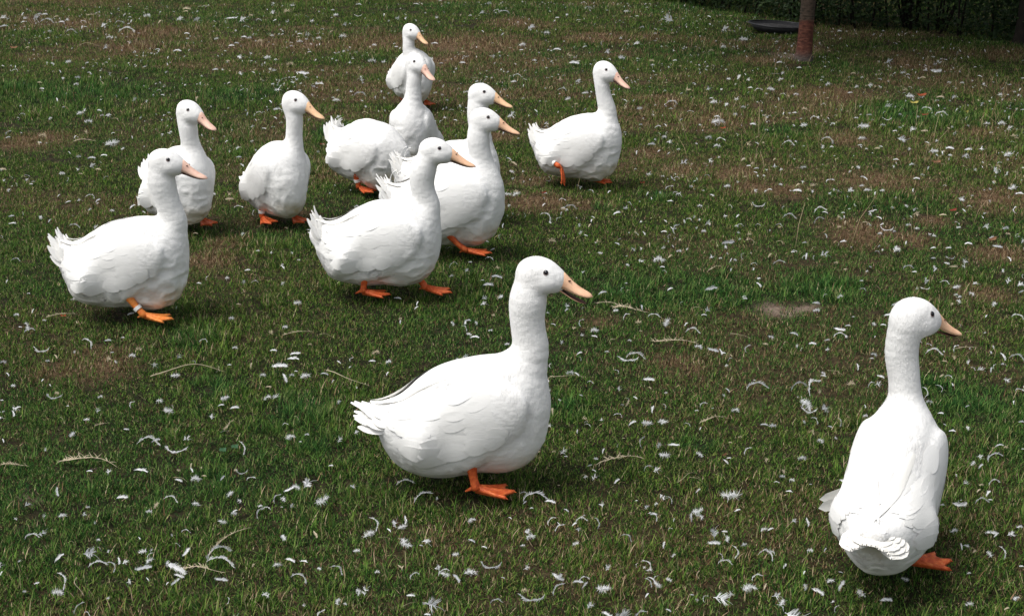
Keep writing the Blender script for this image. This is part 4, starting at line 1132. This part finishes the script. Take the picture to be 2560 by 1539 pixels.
        for i in range(46):
            x = rng.beta(1.4, 2.4) if rng.rand() < .75 else rng.rand(); k = int(x * (K - 1)); n = np.cross(up, tg[k]); n /= np.linalg.norm(n); sd = 1 if rng.rand() < .6 else -1
            d0 = n * sd * .5 + tg[k] * rng.uniform(.5, 1) * (-1 if rng.rand() < .8 else 1) + up * rng.uniform(0, .5); d0 /= np.linalg.norm(d0)
            barb(C[k], d0, rng.uniform(.05, .17), .014, rng.normal(0, .5, 3), rng.uniform(-.3, .4))
    elif kind == 't':
        for i in range(8): k = rng.randint(0, 4) if rng.rand() < .6 else K - 3; d0 = rng.normal(size=3); d0 /= np.linalg.norm(d0); barb(C[k], d0, rng.uniform(.03, .08), .010, rng.normal(0, .4, 3), 0)
    return mb
PROTO = {}; LITE = {}
for kd, n in (('v', 5), ('c', 5), ('f', 5), ('s', 5), ('q', 4), ('t', 3)):
    PROTO[kd] = []; LITE[kd] = [feather_proto(kd, 900 + i + ord(kd), True) for i in range(6)]
    for i in range(n):
        b = feather_proto(kd, 500 + i * 7 + ord(kd)); PROTO[kd].append((b, b.mesh('feather_' + kd, [M_FW])))

TILES = {
(0,0): "35 245 v 80 10;40 170 s 110 0;218 128 v 50 80;220 213 v 45 20;250 178 s 60 0;375 126 v 60 0;430 125 v 60 0;360 165 s 90 0;450 205 c 130 0;540 150 v 50 10;593 207 v 60 0;655 190 s 60 0;800 213 c 60 0;790 257 v 40 80;680 300 c 100 0;480 295 f 50 0;1010 237 s 80 10;1058 350 f 80 0;1150 215 c 90 5;1265 198 v 40 80;1420 137 f 80 0;1540 200 v 55 60;1220 290 c 150 0;905 137 q 130 0;860 425 t 200 -2;1030 445 s 80 20;1250 395 s 60 80;1745 180 s 120 0;1800 70 v 90 0;1790 100 v 50 0;1960 65 c 50 20;1910 185 s 120 0;2230 155 v 110 5;2350 170 s 90 10;2370 250 c 60 0;2420 135 c 60 0;1800 315 v 60 0;1808 365 f 45 0;2085 365 f 60 30;2280 408 v 50 0;2230 433 v 60 0;2350 345 v 60 0;2405 355 f 70 0;2440 325 v 30 60;1520 470 v 50 0;1710 478 v 80 0;2325 540 s 100 0;2195 583 v 45 0;2075 655 v 60 10;2325 685 s 60 80;2420 505 s 50 80;265 460 v 40 20;660 597 f 75 20;145 683 c 60 0;610 755 f 60 90;755 745 c 70 -10;735 805 c 60 0;380 790 v 50 0;405 848 v 45 -10;550 945 v 60 -70;1300 628 v 25 40;1217 750 v 30 20;1300 940 f 70 60;1535 865 c 50 -20;215 1090 c 60 0;775 1080 f 100 20;855 1150 f 90 0;1050 1110 s 100 -20;1110 1140 c 80 -20;960 1050 v 60 -20;410 1285 f 90 0;75 1275 c 70 60;840 1255 s 60 70;820 1345 q 220 0;1080 1365 f 160 10;1185 1430 c 60 60;1325 0 v 30 0;1895 940 v 60 80;2325 862 v 30 30;2290 1410 f 60 60;1640 910 t 90 -60",
(1,0): "40 385 f 85 0;25 185 c 55 0;180 185 v 40 30;300 200 s 60 -60;170 110 s 80 0;310 95 s 90 0;350 50 f 60 0;175 30 s 50 60;155 335 f 50 0;545 185 s 60 0;740 90 v 40 0;770 130 f 60 0;985 145 c 75 180;990 40 v 60 0;1235 135 v 50 80;1280 200 f 40 60;1370 170 s 60 0;1450 170 s 50 70;1545 40 v 60 -10;1775 15 f 40 0;1750 175 c 50 0;635 280 c 40 0;725 300 v 35 40;840 335 f 95 0;510 325 s 80 0;610 355 f 60 0;590 320 v 40 0;420 320 v 50 0;405 348 v 40 0;420 390 f 60 0;340 437 c 40 0;865 225 s 70 0;1140 420 f 55 0;845 490 c 40 60;775 510 c 50 180;1120 565 f 90 0;1235 578 s 60 0;910 585 s 50 0;575 568 v 35 60;515 493 v 40 0;110 540 f 80 0;330 595 c 80 0;455 680 v 110 -5;180 665 s 65 0;395 745 s 60 60;620 790 v 70 0;560 820 c 50 -40;1025 750 s 60 80;215 850 s 80 0;1000 900 c 110 0;775 950 f 100 0;925 870 s 50 0;1150 925 v 35 80;1050 1070 c 60 0;245 990 v 40 30;200 1035 v 80 5;30 1080 c 60 0;800 1115 c 60 0;650 1375 f 50 -60;710 1380 f 60 0;250 1405 v 40 70;1690 550 f 60 0;1840 573 t 70 -10;1785 590 v 40 0;1720 403 v 70 0;1350 440 v 40 0;1965 1010 s 50 -70;2290 530 c 60 80;1995 490 v 40 0;1990 578 v 60 0;2185 300 v 30 -50;2250 40 f 60 0;2310 115 c 60 40;2190 130 s 80 0;2390 130 c 100 0;1970 155 v 30 60;2065 157 c 40 0;2375 325 v 40 40;2450 1100 c 70 20;2110 745 t 80 -5;2030 870 f 40 0",
(2,0): "200 255 s 140 20;340 305 f 80 0;105 410 f 90 0;90 470 v 40 0;530 135 f 60 70;435 168 v 40 0;640 190 v 45 0;690 40 c 60 0;735 85 c 80 0;1100 105 f 60 0;1300 70 v 30 0;1480 172 s 180 180;1205 150 v 40 0;1255 250 f 50 0;1055 357 c 50 0;865 405 c 45 70;700 430 v 50 20;1215 410 s 110 0;1380 315 f 40 0;1550 310 f 40 0;2065 265 s 90 0;1900 150 v 40 -40;2235 370 f 110 0;2035 445 c 70 0;1920 480 f 55 0;2035 510 f 40 60;555 515 s 80 -60;600 590 v 100 -5;215 567 v 50 0;1060 535 f 90 -40;1350 575 f 60 0;1355 620 f 50 0;1570 578 v 45 0;930 480 s 80 0;435 450 v 80 0;650 780 s 100 0;480 855 c 90 0;470 750 s 80 0;705 880 v 70 0;540 935 c 70 20;620 988 f 50 0;50 720 c 90 0;15 770 v 60 0;15 1080 s 70 20;2185 735 v 90 65;2285 765 s 60 0;2090 755 f 50 0;2295 835 v 50 0;1715 850 s 90 0;1750 795 v 30 0;1900 835 s 80 20;2375 860 c 80 10;2450 750 v 50 50;1540 985 c 100 0;1530 1035 v 50 0;1230 1030 c 70 0;1095 1015 s 60 60;1095 960 v 50 -50;975 905 v 40 0;1945 970 f 90 0;1920 940 v 40 0;2070 995 f 80 50;2170 945 s 60 0;2230 1025 f 60 0;1720 1070 c 60 0;1985 1165 f 170 0;1975 1115 v 60 0;2155 1095 f 60 0;1390 1215 v 40 30;2445 1130 c 70 80;2325 1195 v 70 0;1345 1375 v 80 0;1525 1365 s 80 -20;1470 1310 f 60 0;1895 1320 f 80 10;2010 1350 c 90 0;1975 1400 f 80 0;2280 1400 c 80 -70;1200 1460 v 50 80;1415 1450 v 40 40;330 1175 v 40 50;700 1050 v 40 50",
(3,0): "85 395 f 45 0;228 445 c 45 60;690 290 v 50 0;1020 330 v 40 40;110 597 v 60 0;300 650 v 50 0;75 715 c 80 180;150 705 s 60 30;115 760 f 60 50;30 850 f 100 -20;140 910 c 60 0;235 830 c 50 30;590 810 s 60 0;455 915 v 40 -60;270 905 f 60 0;820 710 v 50 0;855 835 f 65 30;1000 825 c 60 0;790 893 v 50 0;1175 590 s 80 0;1300 705 f 65 0;1515 683 v 45 0;1490 750 v 60 0;1620 678 v 110 0;1995 648 v 30 0;2040 735 v 45 -30;1325 870 f 60 0;1370 930 f 100 -10;1745 805 f 50 0;1800 940 s 70 20;1660 935 v 80 0;1165 1020 s 90 0;1530 1065 c 100 -10;1660 1115 c 120 10;1150 1155 c 90 180;975 1107 v 60 0;850 1140 v 45 0;350 1045 f 70 0;255 1085 v 50 0;525 1015 c 60 20;445 1145 c 90 10;345 1205 f 90 0;15 1120 c 40 0;925 1215 f 130 0;1105 1205 f 60 0;1400 1250 s 90 30;905 1350 f 110 0;1220 1270 v 50 0;1505 1265 v 80 0;2110 1195 f 80 0;2250 1200 f 110 0;2335 1250 s 80 0;1310 1345 s 160 0;2365 1320 f 80 0;570 1370 c 110 -10;525 1425 s 60 60;190 1400 c 110 0;885 1415 v 50 0;1050 1445 v 60 0;1360 1455 f 60 60;1600 1475 f 110 0;1750 1435 v 90 0;1930 1450 v 80 0;2065 1445 s 80 0;2240 920 f 70 0;2255 970 s 40 60;2330 825 v 35 0;2455 755 v 40 0;2425 875 v 40 60;2450 1080 v 40 0;2320 1150 v 50 70;2330 1070 v 30 0",
(0,1): "30 137 v 70 -10;85 345 c 50 80;760 25 f 60 0;885 30 v 80 0;1000 10 v 70 0;755 135 s 60 60;600 175 f 75 -10;775 180 v 45 0;900 105 s 75 0;945 135 v 60 0;300 283 v 40 0;770 445 s 60 0;870 400 c 90 -10;110 607 v 60 10;120 675 v 80 5;395 620 f 70 -50;720 710 c 100 -10;1100 685 v 40 80;1385 560 v 45 -30;1275 497 v 70 35;565 395 v 40 50;2215 370 s 90 60;2210 430 v 90 0;2300 520 c 90 0;150 1045 c 90 0;70 1255 v 40 70;280 1375 v 35 0;2385 1140 v 60 10;1995 1225 c 50 70;2195 1225 s 60 -30;1920 1270 v 50 -10;1885 780 v 50 0;1955 555 c 50 0;2300 1470 v 50 0;2060 385 c 60 20",
(1,1): "350 985 f 40 -60;255 1090 f 50 60;400 1465 f 100 0;1895 1105 c 90 30;2330 1125 c 60 -70;2320 1205 v 110 -10;2240 1275 v 100 0;2215 1395 s 80 0;2360 1380 c 80 40;2205 1450 s 90 0;2180 1243 v 45 0;1555 1460 v 50 70;2430 400 f 100 0;2440 500 f 50 60;2250 1040 c 80 -10;2065 1075 v 40 0;20 960 v 40 0;2440 35 v 60 -30",
(2,1): "20 75 v 70 -30;40 395 f 110 30;1325 185 s 70 0;1670 85 s 120 0;1915 70 c 80 -70;2225 55 v 60 30;2280 120 v 45 0;2355 145 v 50 0;2080 305 f 80 0;1885 215 c 60 -20;1510 320 c 90 30;1610 385 c 60 -30;1525 440 v 60 0;1930 390 v 50 -20;1810 490 f 60 0;1845 348 v 25 0;485 445 c 70 0;560 520 c 110 0;330 605 c 110 -30;445 630 c 60 40;1010 560 v 80 20;1478 640 v 40 -40;1570 730 c 110 70;1465 740 v 60 0;1900 655 s 90 20;1780 710 f 40 60;1850 740 c 60 0;2200 690 c 60 0;2370 690 c 50 0;2300 770 s 70 0;2085 845 v 120 10;660 750 s 60 50;830 835 s 80 0;385 840 f 90 0;850 955 c 60 -20;1245 905 s 50 70;1460 890 s 60 30;1610 930 f 60 0;1520 980 v 60 40;1250 1030 s 80 -40;1415 1010 f 150 0;1450 1083 v 50 0;1960 1095 q 170 15;1930 985 c 70 20;2330 1060 c 60 0;2110 1110 v 45 80;2110 1020 v 40 60;1920 1280 v 120 10;2380 1190 v 40 0;870 1330 v 90 15;540 1455 s 80 60;960 1450 q 290 -12;2380 505 c 120 180;2440 370 v 40 50;2245 1390 v 50 0;1100 1250 v 30 0",
(3,1): "60 60 v 40 40;70 125 s 80 0;340 140 f 80 0;285 310 v 60 40;280 360 v 90 -5;15 350 v 50 0;440 320 s 80 0;590 280 c 90 20;870 145 c 60 -50;800 375 s 100 20;905 325 f 60 0;955 375 f 100 0;1100 375 f 60 0;680 385 t 90 -30;1230 72 v 55 0;1485 225 f 50 0;1430 257 v 70 0;1395 130 s 100 0;1395 380 v 45 80;1870 460 s 100 0;1910 45 s 110 0;2200 200 f 60 50;2200 165 s 70 20;2310 20 f 120 20;2350 350 f 110 30;2420 400 v 90 0;2375 570 c 90 80;1885 565 v 50 -50;2095 595 s 50 20;490 555 c 120 20;550 570 v 60 -20;200 610 c 120 0;480 650 c 100 30;100 690 c 70 0;1440 600 s 90 -10;1680 605 v 80 0;1070 625 v 60 -40;950 680 c 80 -30;1095 685 v 50 30;1150 745 c 120 180;1080 770 f 60 0;685 705 f 60 0;1355 695 f 60 0;1835 725 f 60 0;2110 715 s 90 0;2295 725 f 80 0;2150 815 v 80 20;1930 865 v 80 0;2210 895 v 100 -10;2450 840 s 70 60;115 850 c 70 -20;250 940 c 60 10;555 970 s 130 -10;440 1000 c 60 80;655 1045 f 50 0;100 1050 c 110 10;1240 920 s 110 40;1330 860 v 45 70;1590 905 v 60 10;1740 905 v 60 0;1590 1005 v 50 0;1760 1010 c 90 180;1900 1035 s 90 70;1725 1055 v 60 -10;1790 1080 v 90 0;1345 1105 c 100 10;1410 1135 v 50 0;1610 1115 v 60 50;1520 1225 s 110 70;900 1220 v 40 0;745 1110 v 40 0;1700 1240 c 90 -10;1815 1290 f 100 10;2005 1260 s 100 0;2325 1230 s 100 40;2430 1260 s 100 40;2440 1325 v 60 20;910 1308 c 70 -10;465 1430 v 80 -5;2180 1435 f 90 50;1230 1445 v 90 10;240 940 v 40 0;350 845 v 50 10;1520 1300 c 90 180",
(0,2): "165 90 f 60 0;320 55 v 50 70;600 90 q 290 8;285 247 c 100 20;740 155 v 40 -60;850 350 c 130 -40;405 430 c 140 180;540 465 v 60 -50;460 510 f 60 0;35 525 f 70 0;75 635 v 50 -50;410 687 v 40 70;1185 295 v 35 0;1040 315 v 70 5;1275 455 f 80 0;1345 395 f 80 -30;1080 430 v 40 10;1115 520 s 50 -50;1495 560 s 100 -30;1810 585 t 700 4;1690 645 f 110 0;2235 110 f 70 0;2265 375 f 60 0;1960 320 c 80 0;2420 540 v 60 80;2210 535 v 40 0;2100 600 t 60 30;550 800 f 60 0;525 855 c 140 180;965 830 f 60 30;650 925 v 30 0;950 945 s 80 60;835 1040 f 70 0;1260 910 c 90 80;1540 865 f 90 0;1620 965 f 130 -20;985 1090 q 150 15;1215 1130 v 60 -10;600 1060 t 160 -45;695 1195 f 100 65;1420 1250 c 200 0;1500 1225 v 90 20;1700 1340 c 200 180;1810 1230 s 110 0;2340 1310 c 130 -70;2210 1090 q 200 50;2165 1155 t 90 8;2165 855 f 110 20;2130 910 v 60 10;2260 930 v 90 5;1935 840 t 110 -60;870 1430 q 560 -5;140 1480 q 280 -3;130 735 f 60 0;2050 1010 c 70 60;1840 1470 v 50 80;15 870 v 40 0",
(1,2): "285 190 f 70 0;405 250 q 290 7;680 280 t 160 -10;520 355 f 45 0;170 400 v 70 0;380 430 v 100 10;360 475 v 110 0;230 535 v 150 0;70 630 f 80 0;280 660 v 100 -65;475 650 f 130 20;385 600 v 35 0;345 635 c 60 0;660 620 v 80 -15;870 670 t 520 -15;1155 420 f 90 20;1120 500 v 70 0;1210 545 t 100 -25;1265 620 v 50 70;740 695 v 40 60;800 880 f 60 60;1080 905 v 90 70;400 1045 t 130 -35;110 840 f 90 30;200 835 s 90 20;120 745 v 60 0;330 1210 f 120 20;490 1180 f 50 0;425 1250 v 30 0;975 1165 s 60 0;720 1470 v 50 0;2045 122 v 60 0;2110 270 v 90 0;2420 340 f 60 0;1545 15 v 50 40;2260 215 f 50 0;800 515 v 50 -40",
(2,2): "1150 10 q 350 -8;1000 20 f 70 0;525 15 v 50 50;400 155 v 50 -20;660 145 c 90 70;795 215 f 100 0;1090 85 c 90 50;1220 125 c 80 0;1365 80 c 110 0;1490 135 f 130 60;1240 215 v 35 -10;1735 215 c 130 0;1890 20 s 100 40;1810 15 t 150 -20;1850 60 v 60 0;1590 310 q 420 -4;1800 350 f 90 -20;1940 385 v 110 -20;2200 260 t 230 -20;2265 380 c 90 60;2440 330 v 60 -10;2110 445 v 40 -50;2035 420 v 50 0;1130 490 c 180 180;1185 450 c 170 0;480 320 c 60 70;650 420 v 60 25;915 405 v 50 0;560 600 f 90 0;625 615 v 60 -40;540 650 t 330 0;1320 660 v 110 -5;755 700 c 60 -10;1040 745 c 60 60;1330 745 v 40 -50;1190 835 v 50 -30;665 820 v 40 -20;1485 795 f 40 0;2350 745 c 200 10;2080 775 v 60 -50;2335 683 v 30 0;2155 960 f 90 -5;1840 910 c 90 30;1780 965 v 40 0;1935 945 v 30 0;1940 1050 q 260 8;1690 1105 c 70 -20;1160 1075 v 90 30;1300 1090 f 130 -10;1440 1060 f 90 20;2430 1105 v 80 -5;1415 1295 f 90 60;1560 1295 v 110 0;1470 1405 f 130 0;1060 1430 q 460 6;810 1425 f 60 -20;1020 1300 t 90 60;1245 1290 c 110 80;1810 1410 f 100 -40;2050 1340 t 110 -80;2090 1430 v 50 0;2260 1380 c 100 50;2200 1230 f 45 0;2455 1450 c 60 60;880 1350 v 60 70;1075 1230 v 30 0;520 1400 v 40 0;1815 1145 v 40 60;2105 1285 v 40 0",
(3,2): "470 35 f 100 10;1160 65 v 90 0;1110 165 v 60 -10;820 90 v 35 0;690 200 v 110 -10;770 170 v 60 0;2405 90 c 110 -15;1965 245 t 130 -8;1590 435 c 150 0;1920 390 q 220 3;1800 400 c 90 60;2395 485 c 140 -10;1700 515 v 50 -10;1940 520 s 70 50;2060 595 s 90 -10;2150 595 v 60 70;1670 650 v 60 30;1740 665 c 80 -10;570 295 v 60 10;690 270 c 120 0;430 325 v 80 0;1085 650 v 80 -20;650 620 t 160 -18;800 715 f 90 10;1070 740 s 110 0;985 735 c 80 40;1000 485 v 40 0;285 750 c 150 20;420 760 c 220 60;370 920 f 200 -60;410 1000 c 140 180;555 960 s 110 20;695 1090 c 90 -80;455 1075 c 90 -50;1520 820 c 100 -80;1920 945 v 50 20;330 1440 f 120 0;45 1115 f 90 -10;2420 800 c 90 0;2440 1095 v 60 5;2230 1310 v 90 10;2290 1335 f 50 0;2170 1440 c 160 25;2455 1355 v 30 0;600 1130 v 50 -20;1775 1170 v 70 0;1665 1005 v 60 -5;2090 240 v 30 20;1030 285 v 30 60",
(0,3): "1055 55 s 100 70;860 40 v 60 0;1360 30 v 130 -10;1845 25 v 60 -60;1885 115 f 130 0;1740 125 t 180 -15;2140 95 v 70 50;2330 60 c 110 180;2410 105 c 90 20;2270 25 f 50 0;845 385 f 50 0;1640 315 c 130 -10;2255 435 f 80 0;2140 530 f 110 -20;415 640 s 130 40;300 690 c 130 10;890 845 s 220 -20;930 945 c 170 10;960 790 t 90 -30;1340 680 v 40 -50;1785 610 c 90 0;1790 800 v 110 60;2200 680 q 560 32;2080 820 c 230 30;2120 900 c 250 -10;1985 950 t 260 85;1950 970 q 450 -3;1440 900 f 130 60;1380 950 v 160 10;1700 940 v 220 -30;2130 1065 v 130 -10;2440 930 f 60 70;600 1100 c 180 -60;560 1225 f 150 -10;745 1160 t 330 -42;10 1040 v 50 80;235 1215 f 50 0;2280 1460 s 130 80;1420 1070 v 50 -50;2130 1470 v 60 0;350 1130 v 60 20;700 740 t 100 -20",
(1,3): "390 200 f 110 -30;520 150 s 180 30;640 320 f 180 30;350 365 s 60 40;25 455 c 110 70;245 382 v 25 0;1590 300 c 180 30;1430 165 c 160 10;570 630 v 90 -60;1145 550 c 140 -60;1090 650 f 160 40;1350 540 s 130 80;1410 590 f 120 20;1280 605 v 60 -45;1445 740 f 180 -45;1650 745 s 140 -30;1250 700 t 150 -10;1590 760 v 40 -20;2080 525 f 100 20;1925 840 f 80 0;330 885 v 100 -20;460 895 v 80 -10;205 945 f 120 10;780 990 c 130 -30;610 970 f 60 -20;415 1065 c 150 -20;90 1215 f 90 -20;785 1300 f 100 80;1065 1190 s 140 60;1490 1225 v 90 -5;1720 1330 s 280 -20;1480 1325 t 150 15;1650 1415 v 70 0;1800 1030 c 110 30;2070 1025 f 170 0;2270 975 c 190 180;2380 1075 v 40 -20;2200 775 v 60 -20;2450 495 v 40 -30;515 1465 v 80 -10;590 1460 v 50 80;1385 955 v 60 -40;2310 1310 c 110 10;970 800 f 80 0;1410 970 v 50 70;2000 1450 t 120 60",
(2,3): "1010 150 v 80 40;790 50 v 50 -30;210 300 c 220 10;370 335 v 110 -10;525 420 v 60 -30;1405 60 s 90 0;1690 130 t 260 20;1780 160 t 160 -20;1790 450 f 150 20;2110 295 f 240 0;2170 440 v 70 20;2090 490 t 120 15;1960 640 s 170 70;2050 640 v 60 0;1950 745 v 120 -3;2430 640 f 110 25;2240 765 f 90 20;2160 850 c 120 -80;2050 950 c 130 0;2430 860 c 120 10;825 560 c 100 -70;615 750 f 90 20;1200 345 v 30 0;465 1060 f 90 60;120 1190 f 80 20;880 1185 f 180 0;700 1140 v 90 50;640 1115 v 100 0;430 1200 c 150 50;200 1290 c 230 180;2290 1190 f 180 5;2040 1290 s 240 -20;2350 1100 c 110 30;2440 1170 v 80 60;1735 1250 v 40 0;1300 1250 v 60 50;1340 1060 t 110 -10;90 1445 f 50 -10;1110 1440 s 350 0;930 1430 v 130 -30;1320 1470 v 130 0;1510 1390 v 60 -30;105 765 f 60 0;450 555 v 40 -50;450 185 v 30 0",
(3,3): "140 120 f 70 -10;235 155 f 70 -10;85 175 v 60 -10;205 260 v 70 -5;410 200 v 30 0;25 620 v 70 20;20 890 c 110 -60;95 1280 s 140 -10;410 830 f 80 0;1320 1130 f 100 -40;1140 1305 v 120 0;2050 25 v 70 40;2060 210 f 60 0;2170 200 c 110 20;2120 290 v 90 50;2050 385 c 130 10;2140 360 v 50 0;1850 390 v 140 0;2350 715 s 120 0;2430 625 f 80 0;1940 1060 f 50 0;1940 1365 f 120 20;2390 1310 f 100 30;1680 1400 t 130 15;290 1430 s 300 0;120 1370 c 90 -40;2440 1000 v 50 0;700 1045 v 50 -20;350 1040 v 50 60;550 830 v 50 60;2300 1390 v 60 20;1680 400 v 50 0",
}
rng = np.random.RandomState(77); F = []
for (ti, tj), txt in TILES.items():
    for e in txt.split(';'):
        x, y, kd, ln, an = e.split(); x, y, ln, an = float(x), float(y), float(ln), float(an)
        px, py = 640 * ti + x / 3.855, 385 * tj + y / 3.855
        if kd == 'c' and ln < 85 and rng.rand() < .4: kd = 'f' if rng.rand() < .6 else 's'
        if kd in 'vsf' : py += ln / 3.855 * .15
        P = onground(px, py, .02); P[2] = gh(P[0], P[1]) + .022
        Lm = ln / 3.855 / ppm(P); F.append([px, py, kd, an, P, Lm, ln / 3.855])
# many smaller ones between them
CL = [(rng.uniform(0, 2560), 20 + 1450 * rng.rand() ** 1.7) for _ in range(150)]
for i in range(4600):
    px = rng.uniform(-40, 2600) if rng.rand() < .6 else rng.uniform(1250, 2600); py = 8 + 1520 * rng.rand() ** 1.9
    if rng.rand() < .4: cc_ = CL[rng.randint(len(CL))]; px, py = cc_[0] + rng.normal(0, 38), cc_[1] + rng.normal(0, 13)
    if py < 4 or rng.rand() > (.25 + .75 * np.clip((700 - py) / 500, 0, 1)): continue
    P = onground(px, py, .02); P[2] = gh(P[0], P[1]) + .016; lp = ppm(P) * rng.uniform(.010, .032)
    F.append([px, py, rng.choice(['v', 'c', 'f', 's']), rng.uniform(-90, 90), P, lp / ppm(P), lp])
hx = [(h[0], h[1]) for h in hb]
F = [f for f in F if not (f[1] < 110 and f[0] > 1560 and f[4][1] > np.interp(f[4][0], [a for a, b in hx], [b for a, b in hx]) - .1)]
F.sort(key=lambda f: -f[6])

def frot(an, kd):
    tilt = math.radians(rng.uniform(28, 62) if kd in 'vcs' else rng.uniform(5, 35))
    if kd in 'qt': tilt = math.radians(rng.uniform(0, 14)); an = math.degrees(math.atan2(math.sin(math.radians(an)) / .45, math.cos(math.radians(an))))
    return Matrix.Rotation(tilt, 3, 'X') @ Matrix.Rotation(math.radians(an), 3, 'Z') @ Matrix.Rotation(rng.normal(0, .25), 3, 'X')

NAMES = {'c': 'curled', 'v': 'flat oval', 'f': 'fluffy', 's': 'splayed', 'q': 'ragged quill', 't': 'bare curved quill'}
LM_ = {k: (v[0], v[1]) for k, v in LAND.items()}
LN = {'A': 'the open beaked duck', 'B': 'the duck seen from behind', 'C': 'the duck at far left', 'E': 'the duck showing both feet head-on', 'F': 'the duck bending down',
      'G': 'the mid stride duck', 'H': 'the duck behind the mid stride duck', 'K': 'the rearmost duck', 'L': 'the duck standing apart'}
LM_ = {k: LM_[k] for k in LN}
tt_ = onground(2008, 152); LM_['T'] = (tt_[0], tt_[1]); LN['T'] = 'the red barked trunk'
tt_ = onground(2303, 244); LM_['O'] = (tt_[0], tt_[1]); LN['O'] = 'the orange fallen leaf'
tt_ = onground(1940, 774); LM_['S'] = (tt_[0], tt_[1]); LN['S'] = 'the bare soil patch'
tt_ = onground(575, 1103); LM_['V'] = (tt_[0], tt_[1]); LN['V'] = 'the round clover leaves'
ORD = ['nearest', 'second nearest', 'third nearest', 'fourth nearest', 'fifth nearest', 'sixth nearest', 'seventh nearest', 'eighth nearest', 'ninth nearest', 'tenth nearest', 'eleventh nearest', 'twelfth nearest', 'thirteenth nearest', 'fourteenth nearest', 'fifteenth nearest', 'sixteenth nearest']
big = F[:300]; cls = {}
for f in big:
    P = f[4]; k = min(LM_, key=lambda k: (P[0] - LM_[k][0]) ** 2 + (P[1] - LM_[k][1]) ** 2); dx, dy = P[0] - LM_[k][0], P[1] - LM_[k][1]
    a = math.degrees(math.atan2(dy, dx)); dirn = 'right of' if -45 <= a < 45 else 'behind' if 45 <= a < 135 else 'in front of' if -135 <= a < -45 else 'left of'
    f += [k, dirn, math.hypot(dx, dy)]
    f.append('white' if f[2] in 'f' else ['white', 'white', 'greyish'][rng.randint(3)] if f[2] in 'vcs' else 'cream')
    cls.setdefault((k, dirn, f[2], f[10]), []).append(f)
for key, fs in cls.items():
    fs.sort(key=lambda f: f[9])
    for i, f in enumerate(fs):
        o_ = (ORD[i] + ' ') if len(fs) > 1 else ''
        f.append('%s%s %s feather %s %s' % (o_, NAMES[key[2]], key[3], key[1], LN[key[0]]))
for f in big:
    pr = PROTO[f[2]][rng.randint(len(PROTO[f[2]]))]; o = bpy.data.objects.new('feather', pr[1]); COL.objects.link(o)
    M_ = frot(f[3], f[2]).to_4x4(); sc = f[5] * (1.0 if f[2] in 'qtcv' else .82)
    lift = {'v': .006, 'c': .008, 'f': .010, 's': .010, 'q': .004, 't': .006}[f[2]]
    o.matrix_world = Matrix.Translation(Vector(f[4]) + Vector((0, 0, lift))) @ M_ @ Matrix.Diagonal((sc, sc * rng.choice([1, 1, -1]) if f[2] not in 'c' else sc, sc, 1))
    o.material_slots[0].link = 'OBJECT'; o.material_slots[0].material = {'white': M_FW, 'greyish': M_FG, 'cream': M_FC}[f[10]]
    tag(o, f[11], 'feather', 'shed feathers lying on the grass')
mb = MB()
for f in F[300:]:
    pr = LITE[f[2]][rng.randint(6)]; R3 = np.array(frot(f[3], f[2])); v = np.concatenate(pr.v) @ R3.T * f[5] * .95 + f[4] + [0, 0, .004]
    mm = 0 if rng.rand() < .6 else 1 if rng.rand() < .6 else 2
    mb.add(v, q=np.concatenate(pr.q), t=np.concatenate(pr.t), m=mm)
tag(add('small_feathers', mb.mesh('small_feathers', [M_FW, M_FG, M_FC])), 'countless small white feathers and bits of down strewn over the grass', 'feathers', kind='stuff')
print('feathers', len(F), len(set(f[11] for f in big)), max(len(f[11].split()) for f in big))
